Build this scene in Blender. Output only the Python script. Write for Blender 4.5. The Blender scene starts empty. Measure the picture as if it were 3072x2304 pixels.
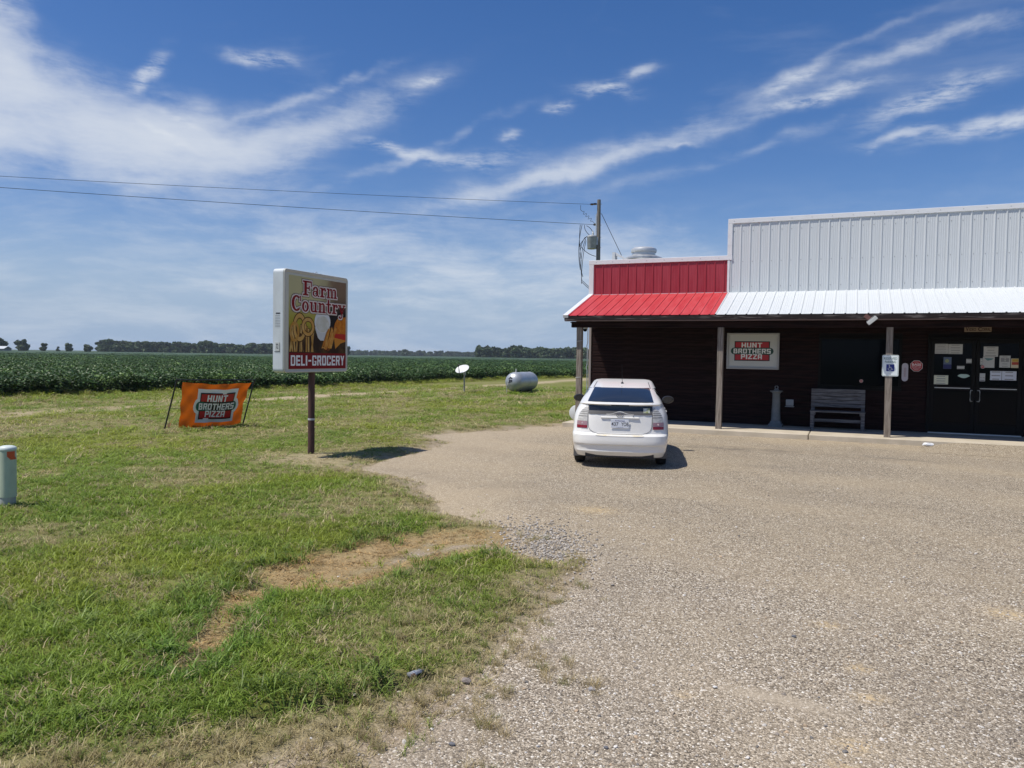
import bpy, bmesh, math, random
import numpy as np
from mathutils import Vector, Matrix

random.seed(7)
RNG = np.random.default_rng(7)
SC = bpy.context.scene
COL = SC.collection
rad = math.radians

# ------------------------------------------------------------------ camera
EYE = 1.95
YAW, PITCH, ROLL = rad(23.5), rad(2.06), rad(0.87)
cam_d = bpy.data.cameras.new("camera")
cam_d.sensor_fit = 'HORIZONTAL'
cam_d.sensor_width = 36.0
cam_d.lens = 27.05
cam_d.clip_start = 0.05
cam_d.clip_end = 9000
cam = bpy.data.objects.new("camera", cam_d)
COL.objects.link(cam)
fw = Vector((-math.sin(YAW) * math.cos(PITCH), math.cos(YAW) * math.cos(PITCH), -math.sin(PITCH)))
r0 = Vector((math.cos(YAW), math.sin(YAW), 0))
u0 = r0.cross(fw)
rt = r0 * math.cos(ROLL) + u0 * math.sin(ROLL)
up = -r0 * math.sin(ROLL) + u0 * math.cos(ROLL)
cam.matrix_world = Matrix(((rt.x, up.x, -fw.x, 0), (rt.y, up.y, -fw.y, 0), (rt.z, up.z, -fw.z, EYE), (0, 0, 0, 1)))
SC.camera = cam

# ------------------------------------------------------------------ light and exposure
SUN_DIR = Vector((-0.36, -0.33, 1.0)).normalized()
SUN_EL = math.asin(SUN_DIR.z)
SUN_AZ = math.atan2(SUN_DIR.x, SUN_DIR.y)
SUN_STRENGTH = 5.0
SKY_STRENGTH = 0.108
SC.view_settings.view_transform = 'Standard'
SC.view_settings.look = 'None'
SC.view_settings.gamma = 1.0
SC.view_settings.exposure = -0.12
SC.view_settings.use_curve_mapping = False
ld = bpy.data.lights.new("sun", 'SUN')
ld.energy = SUN_STRENGTH
ld.angle = rad(0.53)
ld.color = (1.0, 0.955, 0.88)
sun = bpy.data.objects.new("sun", ld)
COL.objects.link(sun)
sun.location = (-30, -28, 80)
sun.rotation_euler = SUN_DIR.to_track_quat('Z', 'Y').to_euler()

# sky: physical sky with cirrus laid out by compass bearing and elevation
W = bpy.data.worlds.new("World")
SC.world = W
W.use_nodes = True
nt = W.node_tree
nt.nodes.clear()


class NB:
    """tiny node-graph builder"""
    def __init__(s, tree):
        s.t = tree

    def n(s, typ, **kw):
        nd = s.t.nodes.new(typ)
        for k, v in kw.items():
            setattr(nd, k, v)
        return nd

    def put(s, sock, v):
        if v is None:
            return
        if hasattr(v, 'links') or isinstance(v, bpy.types.NodeSocket):
            s.t.links.new(v, sock)
        else:
            sock.default_value = v

    def math(s, op, a, b=None, c=None, clamp=False):
        nd = s.n('ShaderNodeMath', operation=op, use_clamp=clamp)
        s.put(nd.inputs[0], a)
        if b is not None:
            s.put(nd.inputs[1], b)
        if c is not None:
            s.put(nd.inputs[2], c)
        return nd.outputs[0]

    def vmath(s, op, a, b=None):
        nd = s.n('ShaderNodeVectorMath', operation=op)
        s.put(nd.inputs[0], a)
        if b is not None:
            s.put(nd.inputs[1], b)
        return nd.outputs['Value'] if op in ('DOT_PRODUCT', 'LENGTH') else nd.outputs['Vector']

    def mapping(s, vec, loc=(0, 0, 0), rot=(0, 0, 0), scale=(1, 1, 1), typ='POINT'):
        nd = s.n('ShaderNodeMapping', vector_type=typ)
        s.put(nd.inputs['Vector'], vec)
        nd.inputs['Location'].default_value = loc
        nd.inputs['Rotation'].default_value = rot
        nd.inputs['Scale'].default_value = scale
        return nd.outputs[0]

    def noise(s, vec, scale, detail=4, rough=0.55, dist=0.0, col=False, dims='3D'):
        nd = s.n('ShaderNodeTexNoise', noise_dimensions=dims)
        s.put(nd.inputs['Vector'], vec)
        nd.inputs['Scale'].default_value = scale
        nd.inputs['Detail'].default_value = detail
        nd.inputs['Roughness'].default_value = rough
        nd.inputs['Distortion'].default_value = dist
        return nd.outputs['Color' if col else 'Fac']

    def ramp(s, fac, stops):
        nd = s.n('ShaderNodeValToRGB')
        s.put(nd.inputs[0], fac)
        el = nd.color_ramp.elements
        while len(el) < len(stops):
            el.new(0.5)
        for e, (p, c) in zip(el, stops):
            e.position = p
            e.color = (c, c, c, 1) if isinstance(c, (int, float)) else (c[0], c[1], c[2], 1)
        return nd.outputs[0]

    def mix(s, fac, a, b, typ='MIX'):
        nd = s.n('ShaderNodeMix', data_type='RGBA', blend_type=typ)
        s.put(nd.inputs[0], fac)
        for sock, v in ((nd.inputs[6], a), (nd.inputs[7], b)):
            if isinstance(v, tuple) and len(v) == 3:
                v = (v[0], v[1], v[2], 1)
            s.put(sock, v)
        return nd.outputs[2]

    def remap(s, v, a, b, c=0.0, d=1.0, smooth=True):
        nd = s.n('ShaderNodeMapRange', interpolation_type='SMOOTHSTEP' if smooth else 'LINEAR')
        s.put(nd.inputs[0], v)
        for i, x in enumerate((a, b, c, d)):
            nd.inputs[i + 1].default_value = x
        return nd.outputs[0]


nb = NB(nt)
sky = nb.n('ShaderNodeTexSky', sky_type='NISHITA', sun_disc=False, sun_elevation=SUN_EL, sun_rotation=SUN_AZ,
           altitude=60, air_density=1.0, dust_density=0.6, ozone_density=2.4)
tc = nb.n('ShaderNodeTexCoord')
D = tc.outputs['Generated']
FW0 = (-math.sin(YAW), math.cos(YAW), 0)
R0 = (math.cos(YAW), math.sin(YAW), 0)
az = nb.math('ARCTAN2', nb.vmath('DOT_PRODUCT', D, R0), nb.vmath('DOT_PRODUCT', D, FW0))
sep = nb.n('ShaderNodeSeparateXYZ')
nb.put(sep.inputs[0], D)
el = nb.math('ARCSINE', sep.outputs[2])
cmb = nb.n('ShaderNodeCombineXYZ')
nb.put(cmb.inputs[0], az)
nb.put(cmb.inputs[1], el)
AE = cmb.outputs[0]
warp = nb.n('ShaderNodeVectorMath', operation='MULTIPLY_ADD')
nb.put(warp.inputs[0], nb.vmath('SUBTRACT', nb.noise(AE, 7.0, 3, 0.55, col=True), (0.5, 0.5, 0.5)))
warp.inputs[1].default_value = (0.075, 0.055, 0)
nb.put(warp.inputs[2], AE)
AW = warp.outputs[0]
warp2 = nb.n('ShaderNodeVectorMath', operation='MULTIPLY_ADD')
nb.put(warp2.inputs[0], nb.vmath('SUBTRACT', nb.noise(AE, 30.0, 3, 0.6, col=True), (0.5, 0.5, 0.5)))
warp2.inputs[1].default_value = (0.022, 0.014, 0)
nb.put(warp2.inputs[2], AW)
AW2 = warp2.outputs[0]
# soft sheets of cirrus: (bearing, elevation, half length, half width, tilt, strength)
SOFT = [(-0.49, 0.250, 0.160, 0.052, -0.05, 1.35), (-0.66, 0.24, 0.09, 0.06, 0.0, 1.1), (-0.575, 0.315, 0.022, 0.045, 0.196, 0.9), (-0.229, 0.283, 0.14, 0.024, 0.42, 0.95),
        (-0.38, 0.225, 0.16, 0.045, -0.2, 0.5), (0.178, 0.272, 0.23, 0.018, 0.27, 0.50), (0.256, 0.245, 0.20, 0.010, 0.220, 0.45),
        (0.34, 0.305, 0.24, 0.006, 0.27, 0.20), (0.05, 0.232, 0.20, 0.007, 0.28, 0.55), (0.43, 0.362, 0.15, 0.006, 0.27, 0.32), (-0.10, 0.262, 0.12, 0.007, 0.42, 0.6), (-0.25, 0.315, 0.12, 0.006, 0.40, 0.45),
        (-0.02, 0.21, 0.16, 0.030, 0.30, 0.42), (0.501, 0.345, 0.10, 0.011, 0.24, 0.66), (0.165, 0.140, 0.18, 0.040, -0.02, 0.62),
        (-0.20, 0.135, 0.30, 0.026, -0.06, 0.62), (-0.45, 0.085, 0.32, 0.022, -0.01, 0.35), (0.0, 0.085, 0.25, 0.024, -0.02, 0.60),
        (0.085, 0.40, 0.075, 0.005, 1.0, 0.10), (0.30, 0.42, 0.10, 0.006, 0.5, 0.07), (0.52, 0.30, 0.12, 0.03, 0.25, 0.16)]
CRISP = [(-0.111, 0.335, 0.016, 0.005, 0.15, 1.0), (-0.443, 0.317, 0.024, 0.007, 0.92, 0.8), (-0.318, 0.347, 0.030, 0.006, -0.1, 0.95),
         (-0.139, 0.253, 0.055, 0.007, -0.12, 0.85), (-0.395, 0.263, 0.030, 0.004, -0.45, 0.9), (-0.415, 0.245, 0.032, 0.004, -0.5, 0.9),
         (0.371, 0.303, 0.055, 0.006, 0.06, 0.85), (0.113, 0.332, 0.032, 0.006, -0.1, 0.95), (0.491, 0.288, 0.055, 0.009, 0.27, 0.9),
         (0.564, 0.258, 0.06, 0.008, 0.18, 0.95), (0.336, 0.327, 0.034, 0.007, 0.28, 0.8), (0.161, 0.350, 0.022, 0.006, 0.25, 0.6),
         (0.050, 0.312, 0.016, 0.007, 0.2, 0.7), (-0.005, 0.275, 0.012, 0.005, 0.0, 0.6), (-0.043, 0.247, 0.05, 0.010, 0.1, 0.5),
         (-0.60, 0.345, 0.045, 0.014, 0.8, 0.7), (0.46, 0.252, 0.04, 0.005, 0.1, 0.6), (0.20, 0.268, 0.028, 0.003, 0.0, 0.5)]


def blobs(items, vec):
    tot = None
    for (a0, e0, L_, W_, ang, I) in items:
        m = nb.mapping(vec, (a0, e0, 0), (0, 0, ang), (L_, W_, 1.0), 'TEXTURE')
        g = nb.math('POWER', 0.368, nb.vmath('DOT_PRODUCT', m, m))
        tot = nb.math('MULTIPLY_ADD', g, I, tot if tot is not None else 0.0)
    return tot


soft = blobs(SOFT, AW2)
crisp = blobs(CRISP, AW2)
# fibrous grain, raked along the wind
warp3 = nb.n('ShaderNodeVectorMath', operation='MULTIPLY_ADD')
nb.put(warp3.inputs[0], nb.vmath('SUBTRACT', nb.noise(AE, 4.0, 2, 0.5, col=True), (0.5, 0.5, 0.5)))
warp3.inputs[1].default_value = (0.10, 0.05, 0)
nb.put(warp3.inputs[2], AE)
AF = warp3.outputs[0]
fib = nb.noise(nb.mapping(AF, (0, 0, 0), (0, 0, rad(-16)), (6.0, 26.0, 1)), 1.0, 10, 0.66)
fib2 = nb.noise(nb.mapping(AE, (3, 1, 0), (0, 0, rad(-14)), (16.0, 70.0, 1)), 1.0, 9, 0.68, 0.2)
lump = nb.noise(nb.mapping(AF, (0.3, 0.2, 0), (0, 0, rad(-10)), (8.0, 13.0, 1)), 1.0, 9, 0.62)
grain = nb.math('ADD', nb.math('MULTIPLY', nb.remap(fib, 0.40, 0.66), 0.78), nb.math('MULTIPLY', nb.remap(lump, 0.40, 0.64), 0.66))
# the filaments eat into the sheets, so their edges fray
eat = nb.math('MULTIPLY_ADD', fib, 0.62, nb.math('MULTIPLY', lump, 0.38))
dens = nb.math('MULTIPLY_ADD', nb.math('SUBTRACT', eat, 0.50), nb.math('MULTIPLY', nb.math('MINIMUM', nb.math('MULTIPLY', soft, 1.8), 1.0), 3.4), soft)
cov = nb.math('MULTIPLY', nb.remap(dens, 0.04, 2.15), 0.95)
cov = nb.math('MULTIPLY_ADD', crisp, nb.math('MULTIPLY', nb.remap(fib2, 0.33, 0.66), 0.85), cov)
# thin overall veil that carries on all round the sky, thicker towards the horizon
veil = nb.math('MULTIPLY', nb.remap(nb.noise(nb.mapping(D, (0, 0, 0), (0, 0, 0.3), (2.2, 6.0, 9.0)), 1.0, 6, 0.58, 0.5), 0.50, 0.80), 0.10)
cov = nb.math('ADD', cov, veil)
low = nb.remap(nb.math('ABSOLUTE', el), 0.0, 0.24, 1.0, 0.0)
cov = nb.math('MULTIPLY_ADD', low, nb.math('MULTIPLY_ADD', nb.remap(fib, 0.42, 0.70), 0.26, 0.0), cov)
cov = nb.math('SUBTRACT', 1.0, nb.math('POWER', 0.368, nb.math('MULTIPLY', cov, 1.75)))
skyc = nb.n('ShaderNodeHueSaturation')
skyc.inputs['Saturation'].default_value = 1.30
skyc.inputs['Value'].default_value = 1.0
nb.put(skyc.inputs['Color'], sky.outputs[0])
CLOUD = (7.3, 7.75, 8.4)
HORIZON = (3.35, 4.65, 6.6)
clear = nb.mix(1.0, skyc.outputs[0], (0.98, 0.91, 1.07), 'MULTIPLY')
base = nb.mix(nb.math('MULTIPLY', nb.remap(nb.math('ABSOLUTE', el), 0.0, 0.20, 1.0, 0.0), 0.92), clear, HORIZON)
colr = nb.mix(cov, base, CLOUD)
bg = nb.n('ShaderNodeBackground')
nb.put(bg.inputs[0], colr)
bg.inputs[1].default_value = SKY_STRENGTH
wo = nb.n('ShaderNodeOutputWorld')
nt.links.new(bg.outputs[0], wo.inputs[0])

# ------------------------------------------------------------------ materials
MATS = {}


def M(name, col, rough=0.6, metal=0.0, col2=None, scale=6.0, stretch=(1, 1, 1), lo=0.35, hi=0.65, bump=0.0, bscale=60.0,
      bstretch=None, spec=0.5, detail=6, coat=0.0, transl=0.0, rvar=0.0):
    if name in MATS:
        return MATS[name]
    m = bpy.data.materials.new(name)
    m.use_nodes = True
    t = m.node_tree
    t.nodes.clear()
    b = NB(t)
    p = b.n('ShaderNodeBsdfPrincipled')
    o = b.n('ShaderNodeOutputMaterial')
    p.inputs['Roughness'].default_value = rough
    p.inputs['Metallic'].default_value = metal
    p.inputs['Specular IOR Level'].default_value = spec
    p.inputs['Coat Weight'].default_value = coat
    p.inputs['Coat Roughness'].default_value = 0.08
    c = b.n('ShaderNodeTexCoord').outputs['Object']
    if col2 is not None:
        f = b.noise(b.mapping(c, scale=stretch), scale, detail, 0.6)
        f = b.remap(f, lo, hi)
        b.put(p.inputs['Base Color'], b.mix(f, tuple(col), tuple(col2)))
        if rvar:
            b.put(p.inputs['Roughness'], b.math('MULTIPLY_ADD', f, rvar, rough))
    else:
        p.inputs['Base Color'].default_value = (*col, 1)
    if bump:
        bn = b.n('ShaderNodeBump')
        bn.inputs['Strength'].default_value = bump
        bn.inputs['Distance'].default_value = 0.01
        b.put(bn.inputs['Height'], b.noise(b.mapping(c, scale=bstretch or stretch), bscale, 4, 0.6))
        t.links.new(bn.outputs[0], p.inputs['Normal'])
    if transl:
        tr = b.n('ShaderNodeBsdfTranslucent')
        tr.inputs[0].default_value = (*[min(1, x * 1.1) for x in col], 1)
        mx = b.n('ShaderNodeMixShader')
        mx.inputs[0].default_value = transl
        t.links.new(p.outputs[0], mx.inputs[1])
        t.links.new(tr.outputs[0], mx.inputs[2])
        t.links.new(mx.outputs[0], o.inputs[0])
    else:
        t.links.new(p.outputs[0], o.inputs[0])
    MATS[name] = m
    return m


white_metal = M('white_painted_metal', (0.60, 0.625, 0.625), 0.45, col2=(0.55, 0.572, 0.568), scale=5.0, stretch=(2.2, 1, .16), lo=.42, hi=.85, bump=.16, bscale=2.2)
red_metal = M('red_painted_metal', (0.30, 0.015, 0.028), 0.42, col2=(0.37, 0.04, 0.055), scale=4, stretch=(2, 1, .2), bump=.16, bscale=2.2)
red_roof = M('faded_red_metal', (0.47, 0.038, 0.045), 0.45, spec=.25, col2=(0.54, 0.075, 0.08), scale=2.6, stretch=(1.6, .5, .5), lo=.3, hi=.75, bump=.16, bscale=2.2, rvar=.15)
trim_white = M('white_trim', (0.74, 0.745, 0.74), 0.4, col2=(0.60, 0.595, 0.58), scale=4, stretch=(.6, 1, 1), lo=.5, hi=.85)
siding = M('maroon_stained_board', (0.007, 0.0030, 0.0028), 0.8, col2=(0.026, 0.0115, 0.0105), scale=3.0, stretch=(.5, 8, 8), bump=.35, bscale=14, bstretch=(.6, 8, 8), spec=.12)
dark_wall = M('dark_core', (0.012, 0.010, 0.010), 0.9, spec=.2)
fascia_m = M('worn_dark_wood', (0.018, 0.012, 0.012), 0.75, col2=(0.16, 0.14, 0.13), scale=3.5, stretch=(.7, 6, 9), lo=.52, hi=.70, bump=.4, bscale=20, bstretch=(.5, 8, 8), spec=.25)
post_m = M('weathered_post_wood', (0.15, 0.12, 0.095), 0.85, col2=(0.31, 0.27, 0.225), scale=8, stretch=(5, 5, .35), lo=.3, hi=.7, bump=.6, bscale=22, bstretch=(6, 6, .35), spec=.2)
bench_m = M('grey_bench_wood', (0.075, 0.072, 0.072), 0.85, col2=(0.20, 0.195, 0.195), scale=7, stretch=(.4, 5, 6), lo=.35, hi=.65, bump=.5, bscale=20, bstretch=(.4, 6, 6), spec=.25)
concrete = M('walk_concrete', (0.56, 0.49, 0.38), 0.9, col2=(0.45, 0.39, 0.29), scale=2.2, lo=.3, hi=.75, bump=.3, bscale=70, spec=.2)
glass_dark = M('dark_window_glass', (0.002, 0.003, 0.005), 0.05, spec=.07)
alu_dark = M('bronze_aluminium', (0.006, 0.0055, 0.005), 0.55, spec=.12)
alu = M('bare_aluminium', (0.62, 0.62, 0.60), 0.42, metal=.45)
galv = M('galvanised', (0.55, 0.56, 0.57), 0.45, metal=.6, col2=(0.40, 0.41, 0.42), scale=6)
tank_m = M('silver_tank_paint', (0.46, 0.48, 0.50), 0.36, metal=.45, col2=(0.38, 0.40, 0.42), scale=2.5, stretch=(1, .4, 1), rvar=.15)
black_m = M('black_paint', (0.012, 0.012, 0.013), 0.5)
rubber = M('black_rubber', (0.018, 0.018, 0.018), 0.8, spec=.3)
paper = M('white_paper', (0.54, 0.55, 0.54), 0.8, spec=.2)
paper_y = M('cream_paper', (0.68, 0.70, 0.55), 0.8, spec=.2)
paper_b = M('bluish_paper', (0.66, 0.70, 0.78), 0.8, spec=.2)
ink = M('dark_ink', (0.05, 0.05, 0.055), 0.7)
ink_soft = M('grey_ink', (0.28, 0.29, 0.30), 0.8)
sign_white = M('sign_white', (0.55, 0.56, 0.53), 0.35)
sign_grey = M('sign_frame_grey', (0.40, 0.40, 0.40), 0.4)
logo_red = M('logo_red', (0.45, 0.012, 0.018), 0.4)
logo_green = M('logo_green', (0.006, 0.055, 0.035), 0.4)
logo_black = M('logo_black', (0.006, 0.008, 0.008), 0.4)
letter_white = M('letter_white', (0.80, 0.80, 0.78), 0.4)
car_white = M('white_car_paint', (0.82, 0.80, 0.745), 0.28, coat=.5, col2=(0.78, 0.755, 0.69), scale=1.4, lo=.4, hi=.8)
car_glass = M('car_glass', (0.014, 0.016, 0.020), 0.06, spec=.6)
plastic = M('black_plastic', (0.014, 0.014, 0.015), 0.45)
grey_plastic = M('grey_plastic', (0.12, 0.115, 0.11), 0.6)
red_lens = M('red_lens', (0.22, 0.015, 0.022), 0.15, spec=.5)
clear_lens = M('clear_lens', (0.60, 0.59, 0.55), 0.2, spec=.3, col2=(0.44, 0.43, 0.40), scale=18, stretch=(.3, 1, 2))
chrome = M('chrome', (0.30, 0.30, 0.31), 0.2, metal=.9)
pole_wood = M('utility_pole_wood', (0.16, 0.135, 0.11), 0.9, col2=(0.27, 0.24, 0.20), scale=7, stretch=(5, 5, .3), bump=.4, bscale=20, bstretch=(5, 5, .3))
rust_post = M('rusty_brown_post', (0.085, 0.038, 0.030), 0.75, col2=(0.045, 0.020, 0.017), scale=5, stretch=(2, 2, .6), bump=.2, bscale=30)
orange = M('orange_fabric', (0.70, 0.15, 0.012), 0.7, transl=.22, col2=(0.58, 0.11, 0.01), scale=2.0, spec=.2)
orange_st = M('orange_sticker', (0.62, 0.09, 0.02), 0.6)
pale_green = M('pale_green_plastic', (0.50, 0.56, 0.42), 0.7, spec=.15, col2=(0.39, 0.44, 0.33), scale=4, stretch=(2, 2, .7), lo=.4, hi=.75)
bark = M('tree_bark', (0.07, 0.055, 0.04), 0.9)
porcelain = M('brown_porcelain', (0.06, 0.025, 0.02), 0.25)


def leafmat(name, rough=0.5, transl=0.25, spec=0.35):
    """leaf / blade / pebble colour comes from the instance's own tint"""
    m = bpy.data.materials.new(name)
    m.use_nodes = True
    t = m.node_tree
    t.nodes.clear()
    b = NB(t)
    a = b.n('ShaderNodeAttribute', attribute_type='INSTANCER', attribute_name='tint')
    g = b.n('ShaderNodeNewGeometry')
    v = b.math('MULTIPLY_ADD', g.outputs['Random Per Island'], 0.7, 0.65)
    c = b.vmath('SCALE', a.outputs['Color'])
    b.put(c.node.inputs['Scale'], v)
    p = b.n('ShaderNodeBsdfPrincipled')
    p.inputs['Roughness'].default_value = rough
    p.inputs['Specular IOR Level'].default_value = spec
    b.put(p.inputs['Base Color'], c)
    o = b.n('ShaderNodeOutputMaterial')
    if transl:
        tr = b.n('ShaderNodeBsdfTranslucent')
        b.put(tr.inputs[0], c)
        mx = b.n('ShaderNodeMixShader')
        mx.inputs[0].default_value = transl
        t.links.new(p.outputs[0], mx.inputs[1])
        t.links.new(tr.outputs[0], mx.inputs[2])
        t.links.new(mx.outputs[0], o.inputs[0])
    else:
        t.links.new(p.outputs[0], o.inputs[0])
    return m


blade_mat = leafmat('grass_blade', 0.5, 0.38, 0.35)
soy_mat = leafmat('soy_leaf', 0.5, 0.15, 0.3)
tree_mat = leafmat('tree_leaf', 0.6, 0.1, 0.3)
pebble_mat = leafmat('pebble', 0.85, 0.0, 0.3)


def crown_mat(name, c1, c2):
    m = bpy.data.materials.new(name)
    m.use_nodes = True
    b = NB(m.node_tree)
    p = m.node_tree.nodes['Principled BSDF']
    g = b.n('ShaderNodeNewGeometry')
    b.put(p.inputs['Base Color'], b.mix(g.outputs['Random Per Island'], c1, c2))
    p.inputs['Roughness'].default_value = 0.6
    p.inputs['Specular IOR Level'].default_value = 0.3
    return m


crown_dark = crown_mat('crown_dark_green', (0.035, 0.055, 0.022), (0.080, 0.115, 0.042))
crown_light = crown_mat('crown_light_green', (0.05, 0.08, 0.026), (0.11, 0.15, 0.05))

# ------------------------------------------------------------------ mesh helpers


class MB:
    def __init__(s):
        s.v, s.f, s.m = [], [], []

    def add(s, vs, fs, mi=0):
        o = len(s.v)
        s.v.extend([tuple(p) for p in vs])
        s.f.extend([tuple(i + o for i in f) for f in fs])
        s.m.extend([mi] * len(fs))
        return s

    def box(s, x0, x1, y0, y1, z0, z1, mi=0):
        vs = [(x, y, z) for z in (z0, z1) for y in (y0, y1) for x in (x0, x1)]
        return s.add(vs, [(0, 2, 3, 1), (4, 5, 7, 6), (0, 1, 5, 4), (2, 6, 7, 3), (0, 4, 6, 2), (1, 3, 7, 5)], mi)

    def obox(s, c, ax, ay, az_, mi=0):
        """box from centre and three half-axis vectors"""
        c, ax, ay, az_ = map(Vector, (c, ax, ay, az_))
        vs = [c + ax * i + ay * j + az_ * k for k in (-1, 1) for j in (-1, 1) for i in (-1, 1)]
        return s.add(vs, [(0, 2, 3, 1), (4, 5, 7, 6), (0, 1, 5, 4), (2, 6, 7, 3), (0, 4, 6, 2), (1, 3, 7, 5)], mi)

    def extrude(s, prof, a, b, fn, closed=True, caps=True, mi=0):
        """2D profile swept from parameter a to b; fn(p, q, t) -> xyz"""
        n = len(prof)
        vs = [fn(p, q, a) for p, q in prof] + [fn(p, q, b) for p, q in prof]
        k = n if closed else n - 1
        fs = [(i, (i + 1) % n, n + (i + 1) % n, n + i) for i in range(k)]
        if closed and caps:
            fs += [tuple(range(n))[::-1], tuple(range(n, 2 * n))]
        return s.add(vs, fs, mi)

    def tube(s, path, r, seg=8, caps=True, mi=0):
        P = [Vector(p) for p in path]
        rs = r if isinstance(r, (list, tuple)) else [r] * len(P)
        vs, fs = [], []
        ref = None
        for i, p in enumerate(P):
            d = (P[min(i + 1, len(P) - 1)] - P[max(i - 1, 0)]).normalized()
            if ref is None:
                ref = Vector((0, 0, 1)) if abs(d.z) < 0.9 else Vector((1, 0, 0))
            a = d.cross(ref).normalized()
            b = d.cross(a).normalized()
            ref = b.cross(d) if False else ref
            for k in range(seg):
                t = 2 * math.pi * k / seg
                vs.append(p + (a * math.cos(t) + b * math.sin(t)) * rs[i])
        for i in range(len(P) - 1):
            for k in range(seg):
                k2 = (k + 1) % seg
                fs.append((i * seg + k, i * seg + k2, (i + 1) * seg + k2, (i + 1) * seg + k))
        if caps:
            fs.append(tuple(range(seg)))
            fs.append(tuple(range((len(P) - 1) * seg, len(P) * seg))[::-1])
        return s.add(vs, fs, mi)

    def lathe(s, prof, c=(0, 0, 0), seg=24, axis='z', mi=0, sx=1.0, sy=1.0, rot=0.0):
        """profile of (radius, height) about an axis through c"""
        vs, fs = [], []
        for (r, h) in prof:
            for k in range(seg):
                t = 2 * math.pi * k / seg + rot
                a, b = r * math.cos(t) * sx, r * math.sin(t) * sy
                if axis == 'z':
                    q = (c[0] + a, c[1] + b, c[2] + h)
                elif axis == 'y':
                    q = (c[0] + a, c[1] + h, c[2] + b)
                else:
                    q = (c[0] + h, c[1] + a, c[2] + b)
                vs.append(q)
        n = len(prof)
        for i in range(n - 1):
            for k in range(seg):
                k2 = (k + 1) % seg
                fs.append((i * seg + k, i * seg + k2, (i + 1) * seg + k2, (i + 1) * seg + k))
        fs.append(tuple(range(seg))[::-1])
        fs.append(tuple(range((n - 1) * seg, n * seg)))
        return s.add(vs, fs, mi)

    def grid(s, P, mi=0, closed=False):
        nr, nc = len(P), len(P[0])
        vs = [p for row in P for p in row]
        fs = []
        for i in range(nr - 1):
            for j in range(nc if closed else nc - 1):
                j2 = (j + 1) % nc
                fs.append((i * nc + j, i * nc + j2, (i + 1) * nc + j2, (i + 1) * nc + j))
        return s.add(vs, fs, mi)

    def build(s, name, mats, parent=None, smooth=False, bevel=0.0, angle=40, loc=None, fix=True):
        me = bpy.data.meshes.new(name)
        me.from_pydata(s.v, [], s.f)
        if not isinstance(mats, (list, tuple)):
            mats = [mats]
        for m in mats:
            me.materials.append(m)
        if len(mats) > 1:
            me.polygons.foreach_set('material_index', s.m)
        if fix and len(s.f) < 60000:
            bm = bmesh.new()
            bm.from_mesh(me)
            bmesh.ops.recalc_face_normals(bm, faces=bm.faces)
            bm.to_mesh(me)
            bm.free()
        if smooth:
            me.polygons.foreach_set('use_smooth', [True] * len(me.polygons))
            me.set_sharp_from_angle(angle=rad(angle))
        me.update()
        o = bpy.data.objects.new(name, me)
        COL.objects.link(o)
        if parent is not None:
            o.parent = parent
        if loc is not None:
            o.location = loc
        if bevel:
            bv = o.modifiers.new('bevel', 'BEVEL')
            bv.width = bevel
            bv.segments = 1
            bv.limit_method = 'ANGLE'
            bv.angle_limit = rad(50)
        return o


def tag(o, label=None, cat=None, group=None, kind=None):
    if label:
        o['label'] = label
    if cat:
        o['category'] = cat
    if group:
        o['group'] = group
    if kind:
        o['kind'] = kind
    return o


def thing(name, label, cat, loc=(0, 0, 0), rotz=0.0, group=None):
    o = bpy.data.objects.new(name, None)
    o.empty_display_size = 0.2
    COL.objects.link(o)
    o.location = loc
    o.rotation_euler = (0, 0, rotz)
    return tag(o, label, cat, group)


def dup(o, parent):
    c = o.copy()
    COL.objects.link(c)
    c.parent = parent
    return c


# ---- numpy noise for layout
def _h(ix, iy, s):
    v = np.sin(ix * 127.1 + iy * 311.7 + s * 74.7) * 43758.5453
    return v - np.floor(v)


def vnoise(x, y, s=0):
    ix, iy = np.floor(x), np.floor(y)
    fx, fy = x - ix, y - iy
    fx = fx * fx * (3 - 2 * fx)
    fy = fy * fy * (3 - 2 * fy)
    a, b = _h(ix, iy, s), _h(ix + 1, iy, s)
    c, d = _h(ix, iy + 1, s), _h(ix + 1, iy + 1, s)
    return (a * (1 - fx) + b * fx) * (1 - fy) + (c * (1 - fx) + d * fx) * fy


def fbm(x, y, s=0, o=4):
    t, a, n = 0, 1.0, 0
    for i in range(o):
        t = t + a * vnoise(x * 2 ** i, y * 2 ** i, s + i * 3.1)
        n += a
        a *= 0.5
    return t / n


def sstep(a, b, x):
    t = np.clip((x - a) / (b - a), 0, 1)
    return t * t * (3 - 2 * t)


def seg_dist(x, y, pts):
    d = np.full(np.shape(x), 1e9)
    for (x0, y0), (x1, y1) in zip(pts[:-1], pts[1:]):
        dx, dy = x1 - x0, y1 - y0
        t = np.clip(((x - x0) * dx + (y - y0) * dy) / (dx * dx + dy * dy + 1e-9), 0, 1)
        d = np.minimum(d, np.hypot(x - x0 - t * dx, y - y0 - t * dy))
    return d


def inside(x, y, poly):
    r = np.zeros(np.shape(x), bool)
    n = len(poly)
    for i in range(n):
        x0, y0 = poly[i]
        x1, y1 = poly[(i + 1) % n]
        if y0 == y1:
            continue
        c = ((y0 > y) != (y1 > y)) & (x < (x1 - x0) * (y - y0) / (y1 - y0) + x0)
        r ^= c
    return r


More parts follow.
